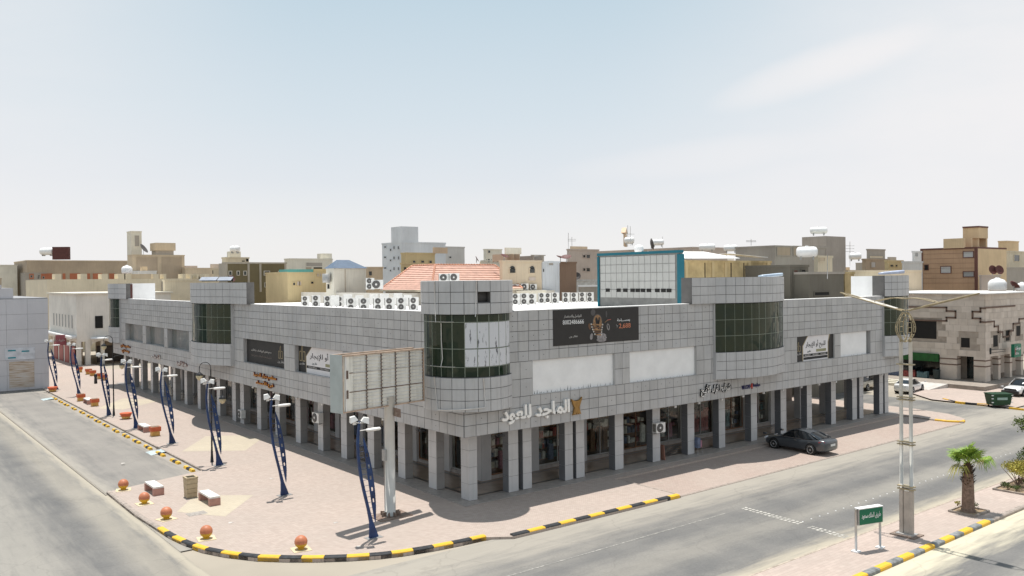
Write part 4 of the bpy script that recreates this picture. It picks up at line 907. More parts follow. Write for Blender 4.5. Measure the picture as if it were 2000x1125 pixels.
# grey block house
r, inf = bld('grey rendered block house with a taller stair block on its right', 1437, 1513, 1616, 479, 118, GREYB, [(1517,481,1543,499,TAN2),(1549,481,1567,499,TAN2)], frame=GREYB)
addbox(r, inf, 1567, 1613, 1652, 461, 560, -.05, -.05, wallmat('grey_brown_light', (.36, .32, .28)), 'stair_block')
bld('dark olive grey low house with two tall narrow windows', 1541, 1543, 1579, 517, 88, DKG, [(1549.5,528,1557,556,MROOM),(1564.5,527,1572,556,DARK)], depth=7)
bld('long dark olive grey wall joined to the narrow windowed house', 1578, 1579, 1648, 531, 87, DKG, [(1590,571,1618,576,DARK)], depth=7, mr_=GREYB)
bld('cream low rooftop house behind the dark olive wall', 1590, 1597, 1626, 499, 98, CREAM, [(1600,503,1610,510,TAN)])
bld('ochre wall at the right of the dark olive wall', 1645, 1650, 1668, 531, 92, wallmat('ochre', (.55, .43, .23)), ())
# right skyline
bld('rough grey brown ruin like roof room at the right skyline', 1693, 1697, 1729, 486, 150, GREYB, [(1698,500,1724,504,CREAM)])
bld('low brick brown house under the roof room', 1684, 1690, 1738, 505, 140, TAN2, [(1701,512,1709,522,PALEG)])
bld('yellow tan house left of the brown trimmed building', 1728, 1734, 1764, 508, 130, YELL, [(1738,517,1744,521),(1748,517,1752,521)])
bld('grey fluted shed building left of the brown trimmed building', 1762, 1766, 1802, 510, 118, PALEG, ()); bld('white roof room with air grille left of the brown building', 1782, 1785, 1800, 490, 122, WHT, [(1786,492,1792,501,GREYM)])
bld('long beige wall house behind the arcade stair tower', 1650, 1656, 1800, 528, 105, TAN, ())
BR, BRI = bld('brown plank faced house with maroon trim and tan side wall', 1799, 1908, 1965, 482, 125, BROWN, [(1806.5,518,1813,527,DARK),(1838,521,1857,533,PALEG),(1882,492,1901,502,PALEG),(1882,531,1902,540,GREYM)], frame=MROOM, mr_=MROOM)
xc, yc, z1, lx, ly = BRI
MB().box(.0, lx+.02, -.07, -.002, 2, z1-.26).build('side_wall', BROWNL, BR)
for j in range(7): MB().box(-.03, -.002, .02, ly, z1-.9-j*.75, z1-.86-j*.75).build('plank_joint', wallmat('plank_shadow', (.27, .165, .11)), BR)  # darker brown strips for the plank joints
MB().box(-.14, .03, -.12, .3, 2, z1-.26).build('corner_trim', MROOM, BR); MB().box(-.14, 0, ly-.3, ly+.05, 2, z1-.26).build('corner_trim', MROOM, BR)
addbox(BR, BRI, 1827, 1878, 1879, 475, None, .05, .1, BROWNL, 'roof_room') if False else None
addbox(BR, BRI, 1881, 1912, 1930, 443, 465, 1.2, 1.4, BROWNL, 'tank_room'); addbox(BR, BRI, 1880, 1912.5, 1931, 441, 444, 1.15, 1.3, MROOM, 'tank_room_trim')
for a in (1883, 1897, 1910, 1926): addbox(BR, BRI, a, a, a+3, 465, None, 1.3, 1.7, BROWNL, 'roof_post')
bld('ochre flat roofed house at the right skyline behind the brown house', 1950, 1966, 1990, 470, 170, BROWNL, (), frame=TAN); bld('tan plain house at the right edge of the picture', 1963, 1972, 2060, 490, 150, CREAM, [(1980,498,1990,510)]); bld('pinkish roof room beside the two dishes of the brown house', 1913, 1917, 1954, 537, 120, PINKG, ())
bld('grey wall house behind the white roof tank at the right edge', 1960, 1966, 2080, 522, 135, GREYB, ())
# long cream parapet wall building on the left
r, inf = bld('long cream house with tall square parapet posts, above the white arcade', 50, 92, 372, 546, 155, CREAM, (), mr_=CREAM, parapet=False)
for a, w_ in ((108, 12), (158, 12), (199, 12), (231, 14), (243, 14), (300, 10), (321, 4), (357, 5), (372, 3), (385, 3), (400, 9)): addbox(r, inf, a, a, a+w_, 535, None, 0, -.02, CREAM, 'parapet_post')
addbox(r, inf, 255, 256, 296, 535, None, .1, .3, TAN, 'parapet_infill'); addbox(r, inf, 316, 316, 320, 550, 575, 0, -.2, GREYB, 'rain_pipe')
bld('cream low wall house behind the left roof parapet', 318, 322, 470, 546, 140, CREAM, ())

# red tiled roof pavilion on the arcade
TILER = mat('terracotta_tile', (.60, .38, .30), .75, .12, 1.5); TILEJ = mat('tile_shadow', (.30, .12, .08), .8)  # darker red of the roof core, seen between tile courses
c = AT(842, 568, 97); xc, yc, ze = c
dl, dr = ray(742, 550), ray(1020, 550); yl = CAM.y+(xc-CAM.x)*dl.y/dl.x; xr = CAM.x+(yc-CAM.y)*dr.x/dr.y; lx, ly = xr-xc, yl-yc
PV = empty('tiled_pavilion', (xc, yc, 0), label='beige rooftop pavilion with red tiled hipped roof behind the units', cat='pavilion')
MB().box(.5, lx-.5, .5, ly-.5, 9.5, ze).build('wall', wallmat('pavilion', (.52, .47, .38)), PV)
cr_ = AT(850, 519, 106.8); tx, ty, zr = cr_.x-xc, cr_.y-yc, cr_.z
dl, dr = ray(806, 550), ray(967, 550); tyl = CAM.y+(cr_.x-CAM.x)*dl.y/dl.x-yc; txr = CAM.x+(cr_.y-CAM.y)*dr.x/dr.y-xc
base = [(0, 0, ze), (lx, 0, ze), (lx, ly, ze), (0, ly, ze)]; top = [(tx, ty, zr), (txr, ty, zr), (txr, tyl, zr), (tx, tyl, zr)]
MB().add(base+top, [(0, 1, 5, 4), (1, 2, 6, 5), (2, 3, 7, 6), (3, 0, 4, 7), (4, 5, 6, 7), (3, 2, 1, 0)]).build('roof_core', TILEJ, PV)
NR = 13
for (a, b_, c_, d_) in ((0, 1, 5, 4), (3, 0, 4, 7)):
    A_, B1, C_, D_ = [Vector((base+top)[q]) for q in (a, b_, c_, d_)]; nrm = (B1-A_).cross(D_-A_).normalized()
    for j in range(NR):
        t0, t1 = j/NR, (j+.93)/NR; p0, p1, p2, p3 = A_.lerp(D_, t0), B1.lerp(C_, t0), B1.lerp(C_, t1), A_.lerp(D_, t1)
        q = [p0+nrm*.14, p1+nrm*.14, p2+nrm*.05, p3+nrm*.05, p0, p1, p2, p3]
        MB().add(q, [(0, 1, 2, 3), (4, 5, 1, 0), (5, 6, 2, 1), (6, 7, 3, 2), (7, 4, 0, 3)]).build('tile_course', TILER, PV)
hb = MB()
for p, q in ((base[0], top[0]), (base[1], top[1]), (base[3], top[3]), (top[0], top[1]), (top[0], top[3])):
    p, q = Vector(p), Vector(q); n = int((q-p).length/.42)
    for k in range(n): a = p.lerp(q, k/n); b_ = p.lerp(q, (k+.85)/n); up = Vector((0, 0, .16)); hb.tube([a+up, b_+up*.8], [.13, .1], 6)
tag(hb.build('ridge_tiles', mat('ridge_tile', (.66, .36, .25), .75), PV), kind='stuff')
MB().box(-.05, lx+.05, -.08, .12, ze-.12, ze+.06).build('gutter', CREAM, PV); MB().box(-.08, .12, .13, ly, ze-.12, ze+.06).build('gutter', CREAM, PV)
MB().box(lx-.6, lx+4.2, .4, 3.5, 9.5, ze-.35).build('side_room', CREAM2, PV); MB().box(lx-.7, lx+4.3, .3, 3.6, ze-.35, ze-.2).build('side_room_slab', CREAM2, PV)
for i, a in enumerate((868, 888)): place_ac(ac1, AT(a, 551.5, 80), 'single fan unit peeping over the corner drum, %s one' % ('left', 'right')[i], -.4, s=1.15)
for i, a in enumerate((1007, 1025, 1042)):
    p = FR(a, 560, yc+.9); p.z = ze-.2; place_ac(ac1, p, 'single fan unit on the side room right of the tiled roof, %s from the left' % ords[i], -.3, s=1.15)
p = AT(723, 566.5, 93); place_ac(ac2, p, 'tall twin fan unit left of the tiled roof', -.4); p = AT(737, 566.5, 90); place_ac(ac1, p, 'single fan unit beside the left eave of the tiled roof', -.4, s=1.5)

# ---- left grey panelled building
GB = empty('panelled_building', (0, 0, 0), label='light grey panelled windowless building at the left edge of the picture', cat='building')
LBP = mat('left_panel', (.56, .555, .575), .5, .04, .4, streak=.04)
MB().box(-40, -8.05, 76.0, 100, -.15, 10.9).build('wall', mat('left_joint', (.30, .30, .31), .8), GB)
for i in range(6):
    for j in range(6):
        z0 = .0+j*1.8; z1_ = min(z0+1.79, 10.9); unitbox('panel', LBP, 2.17, .05, z1_-z0-.02, (-10.2-i*2.19, 75.95, z0), GB)
        unitbox('panel', LBP, .05, 3.9, z1_-z0-.02, (-8.06, 76.05+i*3.94, z0), GB)
MB().box(-40, -11.6, 76.3, 90, 10.9, 12.1).build('parapet', LBP, GB); MB().box(-40, -12.8, 76.2, 88, 12.1, 12.5).build('parapet', LBP, GB)
MB().box(-12.2, -9.6, 75.9, 75.95, .3, 3.4).build('torn_poster', zmat('torn_wood', None, lambda t, b, g: t.links.new(rampn(t, noise(t, g, 1, (.6, 1, 7), 5), [(.35, (.36, .27, .2)), (.5, (.52, .44, .36)), (.65, (.58, .56, .54))]), b.inputs['Base Color'])), GB)
MB().box(-12.6, -9.5, 75.88, 75.93, 3.6, 5.0).build('poster_sheet', mat('poster_pale', (.6, .62, .66), .6), GB)
for (a, c) in ((-12.3, 4.65), (-10.9, 4.5), (-12.3, 3.8)): MB().box(a, a+.8, 75.85, 75.88, c, c+.16).build('poster_mark', mat('poster_teal', (.03, .25, .3), .6), GB)
# ---- white arcaded building
WB = empty('white_arcade_building', (.6, 104, 0), label='whitewashed corner building with scalloped ledge and wide arches at the left', cat='building')
WW = wallmat('warm_white', (.70, .67, .61)); 
MB().box(.02, 14, .02, 22, 3.6, 10.9).build('wall', WW, WB); MB().box(-.3, 14.3, -.3, 22.3, 10.9, 11.1).build('roof_edge', CREAM2, WB)
for i in range(4): MB().box(3.4+i*3.9, 3.9+i*3.9, .0, .6, -.1, 3.6).build('pillar', WW, WB)
MB().box(0, .6, 0, .6, -.1, 3.6).build('pillar', WW, WB); MB().box(1.2, 1.9, 0, .7, -.1, 3.6).build('pillar', WW, WB)
MB().box(3.4, 14, 3.4, 3.6, -.1, 3.6).build('inner_wall', TAN2, WB)
for i in range(5): 
    a = 2.2+i*3.9; ar = MB(); n = 10
    for k in range(n):
        a0, a1 = math.pi*k/n, math.pi*(k+1)/n; x0, x1 = a+1.6-1.6*math.cos(a0)-.2, a+1.6-1.6*math.cos(a1)-.2; h0, h1 = 2.9+.7*math.sin(a0), 2.9+.7*math.sin(a1)
        ar.add([(x0, 0, h0), (x1, 0, h1), (x1, 0, 3.9), (x0, 0, 3.9), (x0, .3, h0), (x1, .3, h1), (x1, .3, 3.9), (x0, .3, 3.9)], [(0, 1, 2, 3), (4, 7, 6, 5), (0, 4, 5, 1)])
    ar.build('arch', WW, WB)
MB().box(3.5, 13, 3.3, 3.39, 0, 2.6).build('dark_shopfront', mat('dark_shopfront', (.06, .045, .04), .3), WB)
for i in range(4):
    MB().box(-.06, .015, 1.4+i*4.4, 4.6+i*4.4, 0, 2.8).build('red_shutter', mat('red_shutter', (.26, .03, .02), .5), WB)
    MB().box(0.02, .5, 4.7+i*4.4, 5.7+i*4.4, 0, 3.6).build('pillar', WW, WB)
MB().box(.3, 1, 1.0, 22, -.1, 3.6).build('inner_wall', TAN2, WB)
for i in range(18): MB().lathe([(.75, 0), (.75, .35)], (-.25, .9+i*1.2, 4.2), 10, rot=Matrix.Rotation(R_(0), 3, 'X')).build('scallop', WHITE, WB)
MB().box(-.9, 0, .1, 22, 4.1, 4.2).build('ledge', WW, WB)
for (a, c) in ((2.6, 5.6), (6.2, 5.6)):
    MB().box(a, a+1.1, -.05, .05, c, c+1.9).build('window', DARK, WB)
for i in range(7): MB().box(-.05, .05, 3+i*2.4, 3.7+i*2.4, 5.6, 7.6).build('window', GREYM, WB)
for i in range(3): MB().lathe([(1.5, 0), (1.3, .22), (.3, .3)], (3.2+i*4.2, -.4, 4.0), 14).build('canopy', WHITE, WB)
sgn = empty('shop_sign', (.2, 108, 3.0), label='maroon projecting shop sign on the white arcaded building', cat='shop sign'); MB().box(-1.8, -.3, 0, .2, 0, 1.6).build('sign_box', mat('sign_maroon', (.30, .09, .11), .5), sgn); text('lettering', 'حلويات', LGREY, (-1.7, -.01, .5), UR, VR, 1.2, .5, .02, sgn)
sgn = empty('shop_sign', (7.6, 103.7, 3.7), label='small black square sign with white mark beside the far end of the arcade', cat='shop sign'); MB().box(0, .9, -.1, 0, 0, 1.4).build('sign_box', BLACK, sgn); text('lettering', 'E', LW, (.2, -.11, .2), UR, VR, .5, 1.0, .01, sgn, .03, False)

# ---- stone building on the right
SB = G(1925, 756, -.1); sx, sy = SB.x, SB.y; zt = AT(1926, 574, (SB-CAM).dot(FW)).z
ST = empty('stone_building', (sx, sy, 0), label='beige stone clad corner building with brown stepped bands and an arcade', cat='building')
STO = [mat('stone_a', (.56, .49, .42), .8, .07, .8, streak=.06), mat('stone_b', (.52, .455, .39), .8, .08, .8), mat('stone_c', (.59, .52, .45), .8, .06, .8)]
STJ = mat('stone_joint', (.36, .31, .26), .9); BND = mat('stone_band', (.16, .105, .08), .8); zs0 = 3.2
LYS, LXS = 19., 17.
MB().box(.08, LXS, .08, LYS, zs0, zt-.05).build('wall', STJ, ST)
rows = 10; rh = (zt-zs0)/rows
skipL = [(5.3, 12.0, 4.9, 7.2), (1.6, 2.75, 4.1, 5.4)]; skipR = [(2.2, 3.5, 4.2, 5.6), (5.6, 6.8, 4.7, 6.0), (8.6, 9.8, 5.1, 6.4)]
for j in range(rows):
    off = (j % 2)*.5
    for face, LN, sk in (('L', LYS, skipL), ('R', LXS, skipR)):
        a = 0.09
        while a < LN:
            wi = rnd.choice([.85, 1.0, 1.15])-(off if a < .2 else 0); e_ = min(a+wi, LN); z0 = zs0+j*rh; z1_ = z0+rh
            if not any(a+.02 < q[1] and e_-.02 > q[0] and z0+.02 < q[3] and z1_-.02 > q[2] for q in sk):
                m_ = rnd.choice(STO); k = rnd.uniform(.06, .085)
                if face == 'L': unitbox('stone_slab', m_, k, e_-a-.015, rh-.015, (.08-k, a, z0), ST)
                else: unitbox('stone_slab', m_, e_-a-.015, k, rh-.015, (a, .08-k, z0), ST)
            a = e_
for q in skipL: MB().box(.07, .2, q[0]+.1, q[1]-.1, q[2]+.1, q[3]-.1).build('window', DARK, ST)
for q in skipR: MB().box(q[0]+.05, q[1]-.05, .07, .2, q[2]+.05, q[3]-.05).build('window', DARK, ST)
def band(face, pts):
    bb = MB()
    for (a0, z0), (a1, z1_) in zip(pts[:-1], pts[1:]):
        k = .09; lo_a, hi_a = min(a0, a1)-k, max(a0, a1)+k; lo_z, hi_z = min(z0, z1_)-k, max(z0, z1_)+k
        if face == 'L': bb.box(-.06, .01, lo_a, hi_a, lo_z, hi_z)
        else: bb.box(lo_a, hi_a, -.06, .01, lo_z, hi_z)
    bb.build('brown_band', BND, ST)
zz = lambda px, py: AT(px, py, (SB-CAM).dot(FW)).z
b1, b2, b3, b4 = zt-1.6, zt-2.0, zt-2.75, zt-3.15
band('L', [(0, b1), (.5, b1), (.5, b2), (1.35, b2), (1.35, b3), (.5, b3), (.5, b4), (0, b4)])
band('L', [(LYS, b1), (4.2, b1), (4.2, b2), (3.2, b2), (3.2, b3), (4.2, b3), (4.2, b4), (LYS, b4)])
band('R', [(0, b1+.05), (8, b1+.05)]); band('R', [(0, b4), (2.3, b4), (2.3, b4-.6), (3.4, b4-.6), (3.4, b4-1.3), (4.6, b4-1.3), (4.6, b4-1.9), (6.4, b4-1.9), (6.4, b4-1.3), (7.5, b4-1.3), (7.5, b4-.5), (9.2, b4-.5), (9.2, b4), (13, b4)])
def pier(x0, x1, y0, y1):
    p = MB().box(x0, x1, y0, y1, .45, zs0).build('pier', STO[0], ST); q = MB()
    for z in (2.1, 2.75): q.box(x0-.03, x1+.03, y0-.03, y1+.03, z, z+.13)
    q.build('brown_band', BND, p)
pier(0, 1.3, 0, 1.25); pier(0, 1, 3.1, 5.0); pier(0, 1, 15, 16); pier(3.4, 4.0, 0, .6); pier(6.6, 7.2, 0, .6); pier(9.8, 10.4, 0, .6)
MB().box(2.2, 2.4, 2.2, LYS, .45, zs0-.02).build('shop_wall', STJ, ST); MB().box(2.4, LXS, 2.6, 2.8, .45, zs0).build('shop_wall', STO[1], ST)
for (a, c_) in ((1.6, 2.9), (5.2, 13.6)): MB().box(2.15, 2.2, a, c_, .5, 3.1).build('shop_window', mat('dark_shop_glass', (.02, .03, .03), .1, .5, .8, spec=.8), ST)
MB().box(-.3, .07, 5.1, 14.0, 2.4, 3.3).build('green_awning', mat('green_awning', (.012, .09, .02), .5, .2, 2), ST)
MB().box(-4.2, LXS, -1.6, LYS, -.12, .42).build('raised_terrace', mat('terrace_stone', (.30, .26, .22), .8, .15, 2), ST)
MB().box(-.3, LXS, -.3, LYS+.1, zt-.05, zt+.07).build('roof_edge', WHT, ST)
MB().box(-.1, 6, 12, LYS+6, zt+.07, zt+.2).build('pale_green_roof', mat('pale_green_roof', (.62, .72, .64), .6), ST)
for j in range(3): MB().box(-4.2-.45*(3-j), -4.2-.45*(2-j), 5.2, 16, -.12, .42-.14*(2-j)-.0).build('step', CREAM2, ST)
rp = MB(); rp.add([(-4.25, 2.2, .42), (-4.25, 5.1, .42), (-7.9, 2.9, -.1), (-7.9, 5.8, -.1), (-4.25, 2.2, -.12), (-7.9, 2.9, -.12)], [(0, 1, 3, 2), (4, 0, 2, 5)]); rp.build('ramp', mat('ramp_concrete', (.52, .49, .45), .85, .1, 1), ST)
sheet('stone_building_pavement', [(58.0, -6.2), (90, -6.2), (90, 20), (62.2, 6), (58.2, 1.5)], -.02, PAVEM)
# goods and bin on the terrace
for i, (a, c_, h, m_, lb) in enumerate([(6.2, 7.4, .8, PALE[5], 'teal wrapped goods stack left of the stone pier'), (7.6, 9.2, .85, PALE[7], 'red and pink wrapped goods stack on the stone terrace'), (9.4, 11.0, .7, PALE[3], 'blue goods stack furthest left on the stone terrace')]):
    bb = MB(); rr = random.Random(i)
    for k in range(7): y_ = a+(c_-a)*k/7; bb.box(sx-.7, sx-.1, sy+y_, sy+y_+(c_-a)/7-.04, .43, .43+h*rr.uniform(.6, 1))
    tag(bb.build('goods_stack', m_), lb, 'goods stack', kind='stuff')
bb = MB().lathe([(.3, 0), (.36, .1), (.4, 1.0), (.42, 1.05)], (0, 0, 0), 12).build('dark_bin', mat('bin_dark', (.02, .035, .035), .5)); bb.location = (sx-.6, sy+5.1, .43); tag(bb, 'tall dark bin against the wide stone pier', 'bin')
# green projecting sign
sg = empty('shop_sign', (sx+4.3, sy-1.0, 3.0), label='green box sign with white lettering hung on the stone building', cat='shop sign')
MB().box(0, 1.9, -.35, 0, 0, 1.5).build('sign_box', mat('sign_green', (.01, .16, .09), .45, .15, 1), sg); text('lettering', 'سوبر ماركت', LW, (.2, -.355, .75), UR, VR, 1.5, .5, .02, sg, .01); text('lettering', 'بقالة', LW, (.2, -.355, .25), UR, VR, 1.0, .35, .02, sg); MB().box(.15, .4, -.365, -.35, .3, 1.1).build('printed_spot', PALE[7], sg)
o = MB().obox((sx+1.2, sy-.02, 3.6), (2.7, -.6, .12), (0, -.04, 0), (0, 0, .05)).obox((sx+1.2, sy-.02, 4.0), (2.7, -.6, -.1), (0, -.04, 0), (0, 0, .05)).box(sx+1.1, sx+1.3, sy-.12, sy-.0, 3.5, 4.2).build('sign_bracket', BLACK); tag(o, 'thin black bracket arms on the stone wall beside the green sign', 'bracket')

# ================================================================== ROOFTOP ODDMENTS
TANKW = mat('tank_white', (.80, .80, .79), .4, .04, 2)
def tank(px, py, D, r_, ln, label, tilt=0, vert=False, m=TANKW):
    r_ *= .62; ln *= .88
    p = AT(px, py, D); t = empty('water_tank', p, rz=-.9+tilt if not vert else 0, label=label, cat='water tank')
    if vert: MB().lathe([(r_*.9, 0), (r_, r_*.3), (r_, r_*1.0), (r_*.75, r_*1.35), (r_*.2, r_*1.55)], (0, 0, 0), 18).build('tank_body', m, t); MB().lathe([(r_*.22, 0), (r_*.2, r_*.12)], (0, 0, r_*1.54), 10).build('lid', m, t)
    else:
        rm = Matrix.Rotation(R_(90), 3, 'Y')
        MB().lathe([(r_*.55, -ln/2), (r_*.9, -ln/2+r_*.25), (r_, -ln/2+r_*.6), (r_, ln/2-r_*.6), (r_*.9, ln/2-r_*.25), (r_*.55, ln/2)], (0, 0, r_+.25), 18, rot=rm).build('tank_body', m, t)
        for q in (-ln*.3, ln*.3): MB().box(q-.06, q+.06, -r_*.6, r_*.6, 0, .35).build('cradle', GREYM, t)
        MB().lathe([(r_*.3, 0), (r_*.3, .12)], (0, 0, 2*r_+.22), 12).build('lid', m, t)
    return t
tank(1576, 507, 89, .9, 2.4, 'large white horizontal water tank on a frame above the dark olive house'); tank(1599, 460, 118, .75, 2.6, 'cream horizontal water tank on the grey stair block roof')
tank(1229, 479, 150, 1.0, 2.0, 'white paired water tank under the small gabled roof canopy'); tank(1285, 482, 150, .9, 2.4, 'white water tank right of the tall dark dish'); tank(1248, 492, 84, .75, 0, 'round white tank top peeping over the teal edge', vert=True)
tank(1381, 492, 130, .8, 2.8, 'small white water tank above the loose white roof sheets'); tank(1427, 494, 130, .8, 2.4, 'small white water tank further right above the roof sheets')
tank(248, 534, 118, 1.15, 0, 'round ribbed white water tank on the cream parapet house', vert=True); tank(93, 500, 214, 1.5, 4.5, 'pale water tank on the long tan building at the left'); tank(459, 495, 150, .9, 2.0, 'white tank on the cream house behind the olive building')
tank(1099, 546, 126, .9, 1.9, 'pale round water tank on the whitewashed wall house'); tank(1948, 569, 93, 1.5, 0, 'big round white water tank on the stone building roof', vert=True); tank(1996, 569, 92, 1.0, 0, 'smaller white water tank at the right picture edge', vert=True)
tank(1670, 510, 140, .9, 2.2, 'white tank on a low roof right of the grey stair block')
tk = MB().box(-2, 2, -.5, .5, 0, 3.2).build('roof_shaft', mat('rust_shaft', (.10, .035, .03), .7)); tk.location = AT(120, 507, 213); tk.rotation_euler.z = -.6; tag(tk, 'dark red brown roof shaft box on the long tan building', 'roof shaft')
DISH = mat('dish_rust', (.11, .035, .03), .6, .2, 4); DISHG = mat('dish_grey', (.08, .07, .065), .6)
def dish(px, py, D, r_, label, az=0., el=60., m=DISH):
    r_ *= .6
    d = empty('satellite_dish', AT(px, py, D), rz=az, label=label, cat='satellite dish', group=None)
    rm = Matrix.Rotation(R_(el), 3, 'X')
    MB().lathe([(.03, -.18*r_), (.4*r_, -.15*r_), (.75*r_, -.05*r_), (r_, .08*r_), (.97*r_, .09*r_), (.7*r_, -.01*r_), (.3*r_, -.1*r_)], (0, 0, r_*1.1), 18, rot=rm).build('reflector', m, d)
    MB().tube([(0, .1, 0), (0, .1, r_*1.0)], .05, 6).build('stand', GREYM, d); return d
dish(508-55, 552, 125, .9, 'dark brown dish in front of the olive building', .3); dish(1072, 548, 126, .8, 'maroon dish standing edge on by the pale grey house', 1.3); dish(1090, 546, 126, .75, 'maroon dish in front of the pale round tank', 1.1); dish(1127, 547, 126, .95, 'dark round dish before the rust brown house', -.6, 70, DISHG)
dish(1096, 513, 118, 1.2, 'left of two upturned brown dishes on the rust brown roof', .4, 15); dish(1106, 513, 117, 1.2, 'right of two upturned brown dishes on the rust brown roof', -.9, 25); dish(1273, 489, 140, 1.6, 'tall dark dish seen edge on above the teal edged wall', 1.0, 80, DISHG)
dish(1939, 537, 119, 1.1, 'left rust coloured dish on the roof right of the brown building', -.5, 75); dish(1952, 537, 119, 1.1, 'right rust coloured dish on the roof right of the brown building', -.5, 75); dish(1982, 569, 92, 1.0, 'brown dish leaning between the two white roof tanks', 1.0, 50)
dish(281, 497, 204, 2.2, 'black tilted dish at the foot of the white stair tower', .9, 55, DISHG); dish(932, 513, 118, .8, 'maroon dish left of the round windowed house', .9); dish(986, 509, 104, .9, 'brown upturned dish on the arched window house', .3, 25)
def mast(px, y0, y1, D, label, arms=2):
    a = AT(px, y1, D); b_ = AT(px, y0, D); m_ = MB().tube([a, b_], .035, 5)
    for k in range(arms): q = a.lerp(b_, .6+.35*k/arms); m_.tube([q-RT*.7, q+RT*.7], .03, 4)
    o = m_.build('antenna_mast', GREYM); tag(o, label, 'antenna')
mast(1110, 455, 486, 145, 'thin bare antenna mast left of the pinkish corner house', 0); mast(1117, 463, 482, 145, 'short antenna mast with bracket on the pinkish corner house'); mast(1226, 440, 482, 150, 'left of two tall thin masts by the gabled roof canopy', 1); mast(1231, 442, 480, 149, 'right of two tall thin masts by the gabled roof canopy', 1); mast(1660, 472, 520, 138, 'antenna mast with cross arms right of the grey stair block', 3); mast(1467, 467, 480, 118, 'small aerial on the grey rendered house'); mast(1616, 495, 545, 86, 'black pole beside the cream rooftop house', 0); mast(1294, 462, 484, 150, 'thin pole right of the white roof tanks', 0)
cnp = empty('roof_canopy', AT(1232, 481, 152), label='small peach gabled roof canopy over the white roof tanks', cat='canopy'); cm = wallmat('peach', (.62, .47, .33))
MB().box(-2.2, -1.7, -.3, .3, 0, 3.0).build('post', cm, cnp); MB().box(1.4, 1.9, 3, 3.5, 0, 2.6).build('post', cm, cnp)
cnp.scale = (.75, .75, .8)
MB().add([(-2.8, -1, 3), (2.6, 3.5, 3), (-.2, 1.2, 4.3), (-2.8, .5, 3), (2.6, 5, 3), (-.2, 2.7, 4.3)], [(0, 1, 2), (3, 5, 4), (0, 2, 5, 3), (1, 4, 5, 2), (0, 3, 4, 1)]).build('gable_roof', cm, cnp)
# rolled sheets lying on the bays
def roll(px, py, D, ln, r_, rz, label, m):
    o = MB().lathe([(r_*.5, -ln/2), (r_*.8, -ln*.3), (r_, ln*.3), (r_*.95, ln/2)], (0, 0, r_), 12, rot=Matrix.Rotation(R_(90), 3, 'Y')).build('rolled_sheet', m); o.location = AT(px, py, D); o.rotation_euler = (0, -.07, rz); return tag(o, label, 'rolled sheet')
PLS = mat('plastic_pale_blue', (.48, .53, .66), .3, .1, 2); PLB = mat('plastic_dark_blue', (.03, .10, .22), .35)
roll(1741, 536, 80, 2.4, .17, -.7, 'pale blue rolled sheet on top of the far right tower', PLS); roll(1505, 541, 66, 1.9, .13, -.7, 'pale sheet roll with blue base on the curved bay', mat('plastic_blue_white', (.5, .6, .7), .3))
o = MB().box(0, 1.6, 0, .5, 0, .05).build('blue_panel', PLB); o.location = AT(1480, 542, 65); o.rotation_euler.z = -.5; tag(o, 'flat dark blue panel under the roll on the curved bay', 'panel')
for (px, D, w_, lb) in ((405, 76, 1.5, 'dark topped solar panel, left one on the left bay roof'), (437, 74, 1.2, 'blue solar panel right of the larger one on the left bay')):
    t = empty('solar_panel', AT(px, 549.5, D), rz=-.6, label=lb, cat='solar panel'); MB().obox((-w_/2, 0, .05), (w_, 0, 0), (0, .9, .3), (0, 0, .05)).build('panel_face', mat('solar_face', (.35, .37, .42), .2), t); MB().box(-w_/2, w_/2, .85, .9, 0, .33).build('frame', BLACK, t)

